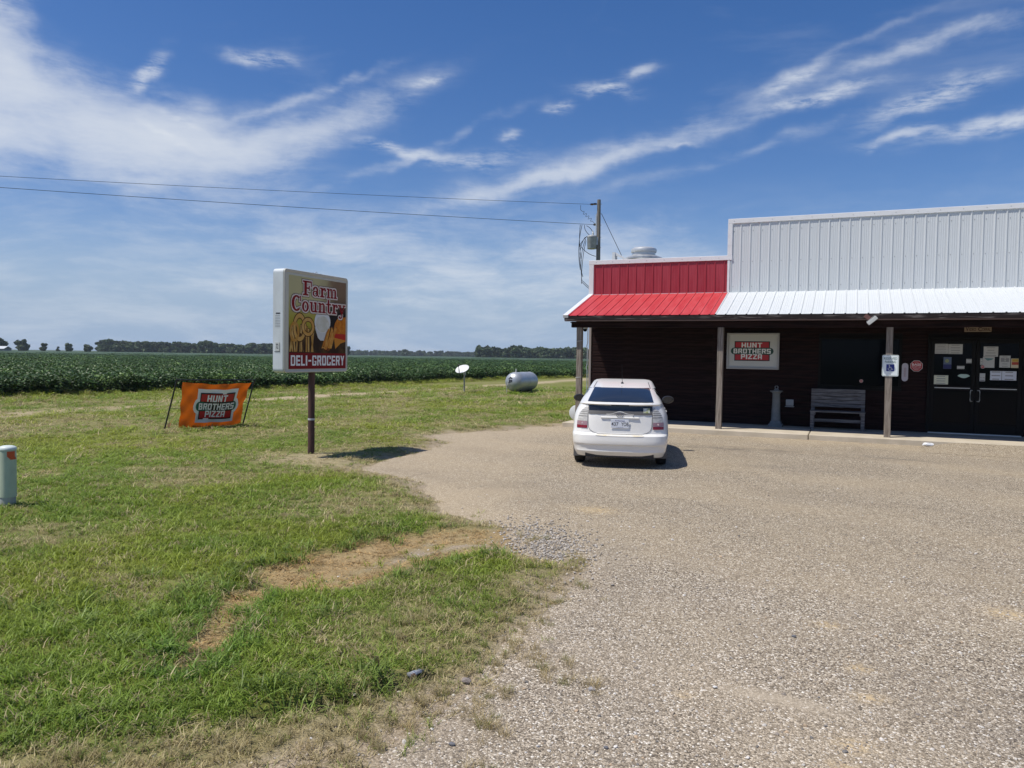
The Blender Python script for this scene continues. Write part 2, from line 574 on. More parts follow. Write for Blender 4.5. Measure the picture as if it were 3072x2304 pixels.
# ------------------------------------------------------------------ ground layout
LOT_EDGE = [(-16, -9), (-9, -3.2), (-5.2, 0.2), (-3.1, 1.9), (-2.25, 2.7), (-2.01, 3.01), (-2.03, 3.21), (-1.91, 3.42), (-1.94, 3.66), (-2.00, 3.93), (-1.89, 4.10), (-1.95, 4.58),
            (-2.01, 4.90), (-2.05, 5.26), (-2.03, 5.70), (-2.13, 6.29), (-2.19, 6.96), (-2.42, 7.19), (-2.53, 6.88), (-2.87, 6.96), (-3.24, 7.68),
            (-3.42, 7.93), (-3.64, 8.06), (-4.10, 8.21), (-4.65, 8.35), (-4.89, 8.68), (-5.06, 9.10), (-5.68, 9.70), (-6.13, 10.33), (-6.76, 10.59),
            (-7.50, 10.84), (-7.69, 11.77), (-7.82, 13.68), (-8.10, 15.31), (-8.76, 15.52), (-9.21, 16.52), (-8.88, 17.35), (-8.63, 17.83),
            (-8.05, 18.53), (-7.85, 19.9), (-7.36, 20.4)]
LOT = LOT_EDGE + [(16, 20.4), (16, -9)]
STRIP = [(-3.30, 7.20), (-3.45, 7.14), (-3.65, 6.84), (-4.02, 6.42), (-4.12, 5.83), (-4.10, 5.33)]
STRIP2 = [(-4.22, 4.60), (-4.11, 4.27), (-3.90, 3.93), (-3.70, 3.64), (-3.57, 3.46)]
DITCH = [(-2.80, 3.10), (-2.69, 3.28), (-2.57, 3.45), (-2.43, 3.66), (-2.33, 3.86), (-2.26, 4.02)]
VERGE = [(-16, -8.2), (-5.6, 0.4), (-3.39, 2.36), (-3.13, 2.69), (-2.86, 2.95), (-2.55, 3.40), (-2.2, 4.0), (-2.0, 4.3)]
TRACK = [(-24, -20), (-22.2, 14.2), (-22.2, 22.5), (-21.3, 25.5), (-20.9, 35), (-20.8, 45), (-20.5, 60), (-20.5, 110)]
CROP_EDGE = [(-36, -60), (-30.0, 0), (-29.4, 21.0), (-29.0, 25.4), (-27.4, 29), (-26.6, 31.5), (-26.2, 36), (-26.2, 46.6), (-25.5, 57), (-23.4, 67.6), (-23, 120), (-23, 760)]


def lot_d(x, y):
    """signed distance to the lot: positive outside"""
    d = seg_dist(x, y, LOT_EDGE + [(16, 20.4)])
    return np.where(inside(x, y, LOT), -d, d)


def masks(x, y):
    sd = lot_d(x, y)
    wob = fbm(x * 1.7, y * 1.7, 5) - 0.5
    wob2 = fbm(x * 6.0, y * 6.0, 9) - 0.5
    s1 = seg_dist(x, y, STRIP)
    bare = 1 - sstep(0.20, 0.50, s1 + wob * 0.75 + wob2 * 0.30)
    s2 = seg_dist(x, y, STRIP2)
    straw = (1 - sstep(0.06, 0.28, s2 + wob * 0.40 + wob2 * 0.22)) * 0.97
    straw = np.maximum(straw, (1 - sstep(.34, .72, s1 + wob * .3)) * sstep(.10, .34, s1 + wob * .5) * 0.9)
    straw = np.maximum(straw, bare * np.clip(sstep(-3.80, -4.02, x) + .8 * sstep(.56, .66, fbm(x * 3.5, y * 3.5, 19)), 0, 1) * .95)
    bare = bare * (1 - .75 * straw)
    # trodden, sparse edge of the lot
    edge = 1 - sstep(0.0, 0.42, sd + wob * 0.8 + wob2 * 0.35)
    # worn patch by the pole sign and along the far edge of the lot
    worn = np.exp(-(((x + 8.6) / 1.3) ** 2 + ((y - 10.9) / .6) ** 2)) * .9 + np.exp(-(((x + 9.0) / .5) ** 2 + ((y - 11.6) / .4) ** 2)) * .7
    worn = worn + np.exp(-(((x + 8.6) / .7) ** 2 + ((y - 16.3) / .8) ** 2)) * .8
    tr = seg_dist(x, y, TRACK)
    track = (1 - sstep(0.35, 1.15, tr + (fbm(x * .5, y * .25, 31) - .5) * 1.9)) * (0.35 + .9 * fbm(x * .7, y * .18, 33))
    # dry areas
    vd = seg_dist(x, y, VERGE)
    side = (x - (-3.13)) * 0.72 - (y - 2.69) * 0.70            # >0 : road side of the verge line
    below = (1 - sstep(-0.15, 0.25, -np.where(y < 4.2, side, -1) * 1.0 + wob * .3)) * sstep(-1e3, 0, 1 + 0 * x)
    dry = 0.9 * below * (y < 4.3)
    dry = np.maximum(dry, 0.85 * (1 - sstep(0.15, 0.85, sd + wob * 1.0)))
    dry = np.maximum(dry, .62 * np.exp(-(((x + 2.75) / .55) ** 2 + ((y - 4.6) / .75) ** 2)))
    dry = np.maximum(dry, .75 * np.exp(-(((x + 5.6) / .8) ** 2 + ((y - 8.2) / 1.1) ** 2)))
    far = np.hypot(x, y)
    pat = fbm(x * .55, y * .35, 41)
    dry = np.maximum(dry, sstep(9, 22, far) * (0.06 + 0.56 * sstep(.40, .74, pat)))
    dry = np.maximum(dry, .55 * sstep(.52, .72, fbm(x * .9, y * .9, 44)) * sstep(3.5, 8, far))
    dry = np.clip(np.maximum(dry, worn), 0, 1)
    lush = (1 - sstep(0.05, 0.45, np.minimum(s1 - .35, s2 - .05) + wob * .4)) * (1 - np.clip(bare + straw, 0, 1))
    return dict(sd=sd, bare=np.clip(bare, 0, 1), straw=np.clip(straw, 0, 1), edge=np.clip(edge, 0, 1), track=np.clip(track, 0, 1), dry=dry,
                worn=np.clip(worn, 0, 1), lush=lush, below=below, wob=wob, ditch=seg_dist(x, y, DITCH))


def height(x, y, k=None):
    k = k or masks(x, y)
    out = sstep(0.02, 0.5, k['sd'])
    h = -0.006 + out * (0.020 + 0.07 * (fbm(x * .8, y * .8, 51, 3) - .42) + 0.03 * (fbm(x * 3.2, y * 3.2, 53, 3) - .45))
    turf = out * (1 - np.clip(k['bare'] + k['straw'] + .8 * k['below'], 0, 1))
    h = h + 0.035 * turf
    h = h - 0.07 * np.exp(-(k['ditch'] / .06) ** 2) * out
    return np.where(k['sd'] < 0.03, -0.004, np.maximum(h, -0.045))


def fmesh(name, V, F, mat, attrs=None, smooth=True):
    me = bpy.data.meshes.new(name)
    nv, nf = len(V), len(F)
    me.vertices.add(nv)
    me.vertices.foreach_set('co', np.asarray(V, np.float32).ravel())
    k = F.shape[1]
    me.loops.add(nf * k)
    me.loops.foreach_set('vertex_index', np.asarray(F, np.int32).ravel())
    me.polygons.add(nf)
    me.polygons.foreach_set('loop_start', np.arange(0, nf * k, k, dtype=np.int32))
    me.polygons.foreach_set('use_smooth', np.full(nf, smooth))
    me.update(calc_edges=True)
    if mat:
        me.materials.append(mat)
    for an, arr in (attrs or {}).items():
        if arr.ndim == 1:
            at = me.attributes.new(an, 'FLOAT', 'POINT')
            at.data.foreach_set('value', arr.astype(np.float32))
    o = bpy.data.objects.new(name, me)
    COL.objects.link(o)
    return o


# far ground, one sheet to the horizon
gm = bpy.data.materials.new('farmland_soil')
gm.use_nodes = True
b = NB(gm.node_tree)
p = gm.node_tree.nodes['Principled BSDF']
gc = b.n('ShaderNodeTexCoord').outputs['Object']
b.put(p.inputs['Base Color'], b.mix(b.remap(b.noise(gc, .02, 5), .35, .65), (0.045, 0.075, 0.022), (0.10, 0.115, 0.045)))
p.inputs['Roughness'].default_value = 0.95
R = 2500.0
ring = [(R * math.cos(2 * math.pi * i / 64), R * math.sin(2 * math.pi * i / 64), -0.05) for i in range(64)]
g = MB().add(ring, [tuple(range(64))]).build('ground', gm)
tag(g, kind='structure')

# lawn sheet
lm = bpy.data.materials.new('lawn_turf')
lm.use_nodes = True
b = NB(lm.node_tree)
p = lm.node_tree.nodes['Principled BSDF']
gc = b.n('ShaderNodeTexCoord').outputs['Object']


def att(bb, n):
    return bb.n('ShaderNodeAttribute', attribute_name=n).outputs['Fac']


n1 = b.remap(b.noise(gc, 9.0, 8, .65), .3, .7)
n2 = b.remap(b.noise(gc, 70.0, 4, .6), .3, .7)
n3 = b.remap(b.noise(b.mapping(gc, rot=(0, 0, .1), scale=(.9, .35, 1)), 1.2, 6, .6), .3, .7)
green = b.mix(n1, (0.105, 0.135, 0.020), (0.180, 0.210, 0.036))
green = b.mix(b.math('MULTIPLY', n3, .5), green, (0.19, 0.20, 0.045))
dryc = b.mix(n1, (0.22, 0.19, 0.085), (0.37, 0.31, 0.165))
c = b.mix(b.math('MULTIPLY_ADD', n2, .25, b.math('MULTIPLY', att(b, 'dry'), .85), clamp=True), green, dryc)
strawc = b.mix(n2, (0.30, 0.205, 0.10), (0.52, 0.385, 0.20))
barec = b.mix(n2, (0.25, 0.19, 0.125), (0.56, 0.46, 0.34))
c = b.mix(att(b, 'bare'), c, barec)
c = b.mix(att(b, 'straw'), c, strawc)
c = b.mix(att(b, 'track'), c, b.mix(n1, (0.42, 0.33, 0.21), (0.58, 0.47, 0.32)))
c = b.mix(att(b, 'ditch'), c, (0.035, 0.03, 0.02))  # dark soil tone in the gap paints the shadow under the turf lip
b.put(p.inputs['Base Color'], c)
p.inputs['Roughness'].default_value = 0.95
p.inputs['Specular IOR Level'].default_value = 0.15
bn = b.n('ShaderNodeBump')
bn.inputs['Strength'].default_value = 0.6
bn.inputs['Distance'].default_value = 0.02
b.put(bn.inputs['Height'], b.math('ADD', n2, n1))
lm.node_tree.links.new(bn.outputs[0], p.inputs['Normal'])
xs = np.concatenate([np.arange(-38, -14, .5), np.arange(-14, -9, .16), np.arange(-9, -1, .06), np.arange(-1, 16.6, .8)])
ys = np.concatenate([np.arange(-12, 1.5, .6), np.arange(1.5, 13, .07), np.arange(13, 22, .15), np.arange(22, 112, .6)])
GX, GY = np.meshgrid(xs, ys)
K = masks(GX.ravel(), GY.ravel())
Z = height(GX.ravel(), GY.ravel(), K)
nx, ny = len(xs), len(ys)
ii = (np.arange(ny - 1)[:, None] * nx + np.arange(nx - 1)[None, :]).ravel()
F = np.stack([ii, ii + 1, ii + nx + 1, ii + nx], 1)
lawn = fmesh('lawn', np.stack([GX.ravel(), GY.ravel(), Z], 1), F, lm,
             dict(dry=K['dry'], straw=K['straw'], bare=np.maximum(K['bare'], np.clip(K['edge'] * .9, 0, 1)), track=np.maximum(K['track'], K['worn'] * .5),
                  ditch=np.exp(-(K['ditch'] / .06) ** 2)))
tag(lawn, kind='structure')

# parking lot: exposed-aggregate chip seal
am = bpy.data.materials.new('chip_seal')
am.use_nodes = True
t = am.node_tree
b = NB(t)
p = t.nodes['Principled BSDF']
gc = b.n('ShaderNodeTexCoord').outputs['Object']
flat = b.mapping(b.vmath('ADD', gc, b.vmath('SCALE', b.vmath('SUBTRACT', b.noise(gc, 40, 2, col=True), (.5, .5, .5)))), scale=(1, 1, .2))
flat.node.inputs['Vector'].links[0].from_node.inputs[1].links[0].from_node.inputs['Scale'].default_value = 0.012


def voro(vec, sc, feat='F1'):
    nd = b.n('ShaderNodeTexVoronoi', feature=feat)
    b.put(nd.inputs['Vector'], vec)
    nd.inputs['Scale'].default_value = sc
    return nd


v1 = voro(flat, 82)
v2 = voro(b.mapping(flat, (3, 7, 0)), 130)
ve = voro(flat, 82, 'DISTANCE_TO_EDGE')
sx = b.n('ShaderNodeSeparateColor')
b.put(sx.inputs[0], v1.outputs['Color'])
sx2 = b.n('ShaderNodeSeparateColor')
b.put(sx2.inputs[0], v2.outputs['Color'])
stone = b.ramp(sx.outputs[0], [(0.0, (0.05, 0.043, 0.035)), (.20, (0.16, 0.13, 0.10)), (.45, (0.33, 0.275, 0.20)), (.68, (0.50, 0.43, 0.33)), (.86, (0.74, 0.67, 0.56)), (1.0, (0.92, 0.88, 0.80))])
stone2 = b.ramp(sx2.outputs[0], [(0.0, (0.08, 0.065, 0.05)), (.5, (0.32, 0.265, 0.195)), (1.0, (0.78, 0.69, 0.56))])
c = b.mix(b.remap(sx.outputs[1], .5, .52), stone, stone2)
c = b.mix(b.remap(ve.outputs[0], .0, .10, .75, 0), c, (0.10, 0.085, 0.07))
# broad wear: dusty tan drifts, greyer wheel paths, small stains
w1 = b.remap(b.noise(gc, .35, 6, .6, .4), .40, .68)
w2 = b.remap(b.noise(b.mapping(gc, rot=(0, 0, .3), scale=(1, .35, 1)), .9, 6, .65, .6), .45, .75)
c = b.mix(b.math('MULTIPLY', w1, .30), c, (0.44, 0.365, 0.26))
c = b.mix(b.math('MULTIPLY', w2, .28), c, (0.27, 0.235, 0.19))
c = b.mix(b.math('MULTIPLY', b.remap(b.noise(gc, 1.7, 7, .7, .8), .60, .72), .45), c, (0.50, 0.44, 0.35))
c = b.mix(b.math('MULTIPLY', b.remap(b.noise(b.mapping(gc, (9, 2, 0)), 2.6, 6, .7, 1.0), .62, .76), .65), c, (0.12, 0.11, 0.10))
c = b.mix(b.math('MULTIPLY', att(b, 'dust'), .42), c, b.mix(b.remap(b.noise(gc, 30, 5), .3, .7), (0.38, 0.31, 0.22), (0.52, 0.43, 0.31)))
c = b.mix(b.math('MULTIPLY', att(b, 'sand'), .9), c, b.mix(b.remap(b.noise(gc, 60, 4), .3, .7), (0.34, 0.29, 0.22), (0.46, 0.395, 0.30)))
c = b.mix(b.math('MULTIPLY', att(b, 'buff'), b.remap(b.noise(gc, 26, 6, .7), .42, .56)), c, (0.56, 0.43, 0.25))
c = b.mix(b.math('MULTIPLY', att(b, 'oil'), b.math('MULTIPLY', b.remap(b.noise(b.mapping(gc, scale=(.5, 1.5, 1)), 4, 5), .35, .6), .85)), c, (0.10, 0.09, 0.085))
# wheel paths swing in from the road and along the kerb; dusty crowns lie between them
sp_ = b.n('ShaderNodeSeparateXYZ')
b.put(sp_.inputs[0], b.vmath('ADD', gc, b.vmath('SCALE', b.noise(gc, .25, 3, .5, col=True))))
sp_.inputs[0].links[0].from_node.inputs[1].links[0].from_node.inputs['Scale'].default_value = 2.4
band = b.math('SINE', b.math('MULTIPLY', b.math('MULTIPLY_ADD', sp_.outputs[1], .93, b.math('MULTIPLY', sp_.outputs[0], .36)), 2.1))
c = b.mix(b.math('MULTIPLY', b.remap(band, .2, 1.0), b.math('MULTIPLY', b.remap(b.noise(gc, .6, 4), .35, .7), .20)), c, (0.21, 0.175, 0.135))
c = b.mix(b.math('MULTIPLY', b.remap(band, -.3, -1.0), .12), c, (0.50, 0.41, 0.29))
# hairline cracks
crk = voro(b.vmath('ADD', gc, b.vmath('SCALE', b.noise(gc, 2.2, 5, .65, col=True))), .33, 'DISTANCE_TO_EDGE')
crk.inputs['Vector'].links[0].from_node.inputs[1].links[0].from_node.inputs['Scale'].default_value = .9
c = b.mix(b.math('MULTIPLY', b.remap(crk.outputs[0], .0, .006, 1, 0), b.math('MULTIPLY', b.remap(b.noise(gc, .5, 3), .45, .6), .55)), c, (0.09, 0.08, 0.07))
c = b.mix(b.math('MULTIPLY', att(b, 'road'), 1.0), b.mix(1.0, c, (0.99, 0.955, 0.87), 'MULTIPLY'), b.mix(1.0, c, (1.02, 1.0, 0.965), 'MULTIPLY'))
b.put(p.inputs['Base Color'], c)
p.inputs['Roughness'].default_value = 0.9
p.inputs['Specular IOR Level'].default_value = 0.2
bn = b.n('ShaderNodeBump')
bn.inputs['Strength'].default_value = 0.75
bn.inputs['Distance'].default_value = 0.009
hgt = b.math('MULTIPLY_ADD', b.math('MULTIPLY', b.math('SUBTRACT', 1.0, v1.outputs['Distance']), 1.0), b.math('SUBTRACT', 1.0, b.math('MAXIMUM', att(b, 'dust'), att(b, 'sand'))), b.math('MULTIPLY', sx.outputs[2], .4))
b.put(bn.inputs['Height'], hgt)
t.links.new(bn.outputs[0], p.inputs['Normal'])


def edge_pts():
    pts = []
    for (x0, y0), (x1, y1) in zip(LOT_EDGE[:-1], LOT_EDGE[1:]):
        n = max(2, int(math.hypot(x1 - x0, y1 - y0) / 0.06))
        for i in range(n):
            t_ = i / n
            x, y = x0 + (x1 - x0) * t_, y0 + (y1 - y0) * t_
            dx, dy = x1 - x0, y1 - y0
            L_ = math.hypot(dx, dy)
            o_ = float((fbm(np.array(x * 2.1), np.array(y * 2.1), 71, 5) - .5) * .55)
            pts.append((x - dy / L_ * o_, y + dx / L_ * o_))
    return pts


LP = edge_pts() + [(-7.36, 20.6), (16, 20.6), (16, -9)]
bm = bmesh.new()
# boundary polygon cut by a coarse grid so that wear masks can live on vertices
gx = np.concatenate([np.arange(-9.6, -2.4, .14), np.arange(-2.4, 1.8, .055), np.arange(1.8, 4.4, .14), np.arange(4.4, 16.3, .6)])
gy = np.concatenate([np.arange(-9, 2.4, .6), np.arange(2.4, 7.0, .055), np.arange(7.0, 20.7, .14)])
cx_, cy_ = np.meshgrid(gx, gy)
vid = {}
keep = inside(cx_, cy_, LP)
FF = []
for j in range(len(gy) - 1):
    for i in range(len(gx) - 1):
        if keep[j, i] and keep[j, i + 1] and keep[j + 1, i] and keep[j + 1, i + 1]:
            FF.append((j * len(gx) + i, j * len(gx) + i + 1, (j + 1) * len(gx) + i + 1, (j + 1) * len(gx) + i))
bm.free()
FF = np.array(FF)
used, inv = np.unique(FF.ravel(), return_inverse=True)
VX, VY = cx_.ravel()[used].copy(), cy_.ravel()[used].copy()
FF = inv.reshape(FF.shape)
# pull the stair-stepped rim onto the true edge line
LPn = np.array(edge_pts())
cnt = np.zeros(len(VX))
np.add.at(cnt, FF.ravel(), 1)
for i in np.where(cnt < 4)[0]:
    d2 = (LPn[:, 0] - VX[i]) ** 2 + (LPn[:, 1] - VY[i]) ** 2
    k = int(np.argmin(d2))
    if d2[k] < .22 ** 2:
        VX[i], VY[i] = LPn[k]
sdv = lot_d(VX, VY)
dn = fbm(VX * 1.1, VY * 1.1, 81)
dust = sstep(-1.5, -.05, sdv + (dn - .5) * 2.0) * sstep(4.3, 8.5, VY + (VX + 4) * .2) * sstep(-2.6, -4.2, VX + (dn - .5) * 1.5)
dust = np.maximum(dust, sstep(-2.9, -0.6, sdv + (dn - .5) * 1.6) * sstep(9.5, 11.5, VY) * sstep(-3.9, -5.6, VX) * .9)
dust = np.maximum(dust, .55 * sstep(18.3, 20.0, VY + (dn - .5) * 1.2))
dust = np.maximum(dust, .4 * sstep(-.35, .0, sdv + (dn - .5) * .6))
oilm = np.zeros_like(VX)
for (x, y, rx, ry, a) in [(-1.9, 17.4, 1.6, .45, .8), (0.6, 17.2, 1.2, .35, .7), (-1.2, 14.6, 1.4, .5, .35), (1.0, 4.9, .5, .6, .35), (0.6, 3.4, .7, .5, .5), (2.2, 5.2, 1.0, .8, .5)]:
    oilm = np.maximum(oilm, a * np.exp(-(((VX - x) / rx) ** 2 + ((VY - y) / ry) ** 2)))
sand = np.zeros_like(VX)
ca, sa = math.cos(-.1), math.sin(-.1)
px_, py_ = VX + .30, VY - 4.62
sand = np.exp(-(((px_ * ca + py_ * sa) / .34) ** 2 + ((-px_ * sa + py_ * ca) / .085) ** 2) ** 1.5) * (.55 + .8 * dn)
buff = np.zeros_like(VX)
for (x, y, r) in [(-0.81, 4.45, .035), (-.07, 6.10, .06), (.13, 5.32, .06), (.09, 4.22, .07), (.18, 4.87, .06), (.03, 3.98, .05), (1.2, 7.0, .12), (-2.9, 9.4, .2), (2.2, 9.0, .2)]:
    buff = np.maximum(buff, np.exp(-(((VX - x) / 1.2) ** 2 + (VY - y) ** 2) / (r * r) * .8))
lot = fmesh('parking_lot', np.stack([VX, VY, np.zeros_like(VX)], 1), FF, am, dict(road=1 - sstep(4.5, 9.5, VY + (dn - .5) * 3), dust=np.clip(dust, 0, 1), oil=oilm, sand=np.clip(sand, 0, 1), buff=buff))
tag(lot, kind='structure')

# sloped patch of the lot that climbs to the walkway in front of the doors
xs_ = np.linspace(1.6, 8.0, 40)
rows = []
for ty in np.linspace(0, 1, 12):
    row = []
    for x in xs_:
        e = float(sstep(1.6, 2.5, np.array(x)) * (1 - sstep(6.8, 8.0, np.array(x))))
        row.append((x, 18.75 + ty * 1.522, .004 + .118 * e * ty ** 1.5))
    rows.append(row)
ramp = MB().grid(rows).build('ramp', am, smooth=True)
tag(ramp, kind='structure')

# ------------------------------------------------------------------ scatter helper (stuff only)


def proto_mesh(name, V, F, mat):
    me = bpy.data.meshes.new(name)
    me.from_pydata([tuple(v) for v in V], [], [tuple(f) for f in F])
    me.materials.append(mat)
    me.update()
    return bpy.data.objects.new(name, me)


def scatter(name, P, rot, scl, idx, tint, protos, kind='stuff', parent=None):
    n = len(P)
    me = bpy.data.meshes.new(name)
    me.vertices.add(n)
    me.vertices.foreach_set('co', np.asarray(P, np.float32).ravel())
    a = me.attributes.new('rot', 'FLOAT_VECTOR', 'POINT')
    a.data.foreach_set('vector', np.asarray(rot, np.float32).ravel())
    a = me.attributes.new('scl', 'FLOAT_VECTOR', 'POINT')
    scl = np.asarray(scl, np.float32)
    if scl.ndim == 1:
        scl = np.repeat(scl[:, None], 3, 1)
    a.data.foreach_set('vector', scl.ravel())
    a = me.attributes.new('idx', 'INT', 'POINT')
    a.data.foreach_set('value', np.asarray(idx, np.int32))
    a = me.attributes.new('tint', 'FLOAT_COLOR', 'POINT')
    a.data.foreach_set('color', np.concatenate([tint, np.ones((n, 1))], 1).astype(np.float32).ravel())
    o = bpy.data.objects.new(name, me)
    COL.objects.link(o)
    coll = bpy.data.collections.new(name + '_kinds')
    for q in protos:
        coll.objects.link(q)
    ng = bpy.data.node_groups.new(name + '_scatter', 'GeometryNodeTree')
    ng.interface.new_socket('Geometry', in_out='INPUT', socket_type='NodeSocketGeometry')
    ng.interface.new_socket('Geometry', in_out='OUTPUT', socket_type='NodeSocketGeometry')
    gi = ng.nodes.new('NodeGroupInput')
    go = ng.nodes.new('NodeGroupOutput')
    ip = ng.nodes.new('GeometryNodeInstanceOnPoints')
    ci = ng.nodes.new('GeometryNodeCollectionInfo')
    ci.inputs['Collection'].default_value = coll
    ci.inputs['Separate Children'].default_value = True
    ci.inputs['Reset Children'].default_value = True

    def na(nm, ty):
        q = ng.nodes.new('GeometryNodeInputNamedAttribute')
        q.data_type = ty
        q.inputs['Name'].default_value = nm
        return q.outputs['Attribute']
    L = ng.links.new
    L(gi.outputs[0], ip.inputs['Points'])
    L(ci.outputs[0], ip.inputs['Instance'])
    ip.inputs['Pick Instance'].default_value = True
    L(na('idx', 'INT'), ip.inputs['Instance Index'])
    L(na('rot', 'FLOAT_VECTOR'), ip.inputs['Rotation'])
    L(na('scl', 'FLOAT_VECTOR'), ip.inputs['Scale'])
    L(ip.outputs[0], go.inputs[0])
    md = o.modifiers.new('scatter', 'NODES')
    md.node_group = ng
    o['kind'] = kind
    if parent:
        o.parent = parent
    return o


def blade_proto(name, n, h, w, spread, lean, rng, curl=.5):
    V, F = [], []
    for _ in range(n):
        r_, a = spread * math.sqrt(rng.random()), rng.random() * 2 * math.pi
        bx, by = r_ * math.cos(a), r_ * math.sin(a)
        d = rng.random() * 2 * math.pi
        hh = h * (0.55 + 0.75 * rng.random())
        ln = lean * (0.3 + rng.random())
        dx, dy = math.cos(d), math.sin(d)
        tx, ty = -dy, dx
        o = len(V)
        prof = [(0, 1.0), (.45, .85), (.8, .5)]
        for (tt, ww) in prof:
            k = hh * tt
            off = ln * hh * (tt ** 1.8)
            z = k * (1 - curl * ln * tt * .5)
            for s_ in (-1, 1):
                V.append((bx + dx * off + tx * w * .5 * ww * s_, by + dy * off + ty * w * .5 * ww * s_, z))
        V.append((bx + dx * ln * hh * 1.15, by + dy * ln * hh * 1.15, hh * (1 - curl * ln * .55)))
        F += [(o, o + 1, o + 3, o + 2), (o + 2, o + 3, o + 5, o + 4), (o + 4, o + 5, o + 6)]
    return proto_mesh(name, V, F, blade_mat)


rg = random.Random(3)
tufts = [blade_proto('grass_tuft_a', 18, .050, .0065, .06, 1.15, rg), blade_proto('grass_tuft_b', 18, .045, .006, .065, 1.35, rg),
         blade_proto('grass_tuft_c', 15, .058, .006, .06, .95, rg), blade_proto('grass_tuft_d', 20, .040, .0055, .07, 1.5, rg),
         blade_proto('grass_tuft_e', 20, .125, .008, .06, 1.1, rg, .7), blade_proto('grass_tuft_f', 20, .10, .0035, .03, .8, rg)]


def grass_field():
    """camera-independent lawn tufts; denser where the picture can see single blades"""
    P, S, I, T = [], [], [], []
    bands = [(2.2, 4.6, 620, 1.0), (4.6, 6.5, 430, 1.05), (6.5, 9, 260, 1.2), (9, 13, 130, 1.5), (13, 19, 58, 2.0), (19, 30, 22, 2.9), (30, 48, 8, 4.2)]
    for (d0, d1, dens, sc) in bands:
        a0, a1 = rad(-64), rad(36)          # bearings from the viewing direction
        area = .5 * (d1 * d1 - d0 * d0) * (a1 - a0)
        n = int(area * dens)
        d = np.sqrt(RNG.uniform(d0 * d0, d1 * d1, n))
        a = RNG.uniform(a0, a1, n) - YAW
        x, y = d * np.sin(a), d * np.cos(a)
        k = masks(x, y)
        ok = ((k['sd'] > 0.0) | (RNG.random(n) < .30 * np.exp(k['sd'] / .10) * (fbm(x * 2.3, y * 2.3, 66) > .5))) & (x > -30) & (y < 110)
        ok &= ~((x > -7.6) & (y > 20.0))
        keep = 1 - .92 * k['bare'] - .25 * k['straw'] - .90 * k['track'] - .42 * k['edge'] - .55 * k['worn']
        keep = keep * (1 - .97 * np.exp(-(k['ditch'] / .055) ** 2))
        keep = np.clip(keep, .03, 1) * (1 - .25 * k['dry'])
        ok &= RNG.random(n) < keep
        x, y = x[ok], y[ok]
        k = {q: v[ok] for q, v in k.items()}
        n = len(x)
        z = height(x, y, k)
        dry = k['dry']
        c1 = np.array([0.262, 0.350, 0.040])
        c2 = np.array([0.180, 0.275, 0.040])
        cy = np.array([0.370, 0.390, 0.050])
        cd = np.array([0.50, 0.42, 0.22])
        m = fbm(x * .8, y * .8, 61)[:, None]
        col = c1 * (1 - m) + c2 * m
        yl = (sstep(.45, .65, fbm(x * .35, y * .35, 63)) * sstep(5.5, 8, np.hypot(x, y)) * .6)[:, None]
        col = col * (1 - yl) + cy * yl
        pd = np.clip(dry * .85 + .06 + (RNG.random(n) - .5) * .3, 0, 1)
        isd = (RNG.random(n) < pd)[:, None]
        col = np.where(isd, cd * (.75 + .4 * RNG.random((n, 1))), col * (1 - .25 * dry[:, None]) + cd * .25 * dry[:, None])
        st = (np.maximum(k['straw'], k['bare'] * .8) > .30)[:, None] & (RNG.random((n, 1)) < .86)
        col = np.where(st, np.array([0.60, 0.42, 0.19]) * (.45 + .75 * RNG.random((n, 1))), col)
        ex = (k['lush'] > .4)[:, None]
        col = np.where(ex & ~isd, col * np.array([.72, .85, .95]), col)
        s = sc * (0.75 + 0.55 * RNG.random(n)) * (1 + .18 * k['lush']) * (1 - .35 * dry) * (1 - .35 * np.maximum(k['straw'], k['bare']))
        i = RNG.integers(0, 4, n)
        i = np.where((RNG.random(n) < .012 * k['lush'] * (d1 < 10)), 4, i)
        i = np.where((RNG.random(n) < .009 * (d1 < 9) * (dry < .4) * (fbm(x * .7, y * .7, 73) > .5)), 4, i)
        i = np.where((RNG.random(n) < .25 * (dry > .55) * (d1 < 9)), 5, i)
        sz = s[:, None] * np.stack([np.where(st[:, 0], 1.25, 1.0), np.where(st[:, 0], 1.25, 1.0), np.where(st[:, 0], .42, 1.0) * np.where(d0 > 12, .55, .8 if d0 > 8 else 1.0) * np.ones(n)], 1)
        P.append(np.stack([x, y, z - .004], 1))
        S.append(sz)
        I.append(i)
        T.append(col)
    P, S, I, T = map(np.concatenate, (P, S, I, T))
    R_ = np.stack([RNG.normal(0, .12, len(P)), RNG.normal(0, .12, len(P)), RNG.uniform(0, 6.28, len(P))], 1)
    o = scatter('lawn_grass', P, R_, S, I, T, tufts)
    tag(o, 'mown green and straw coloured grass covering the lawn', 'grass')


grass_field()

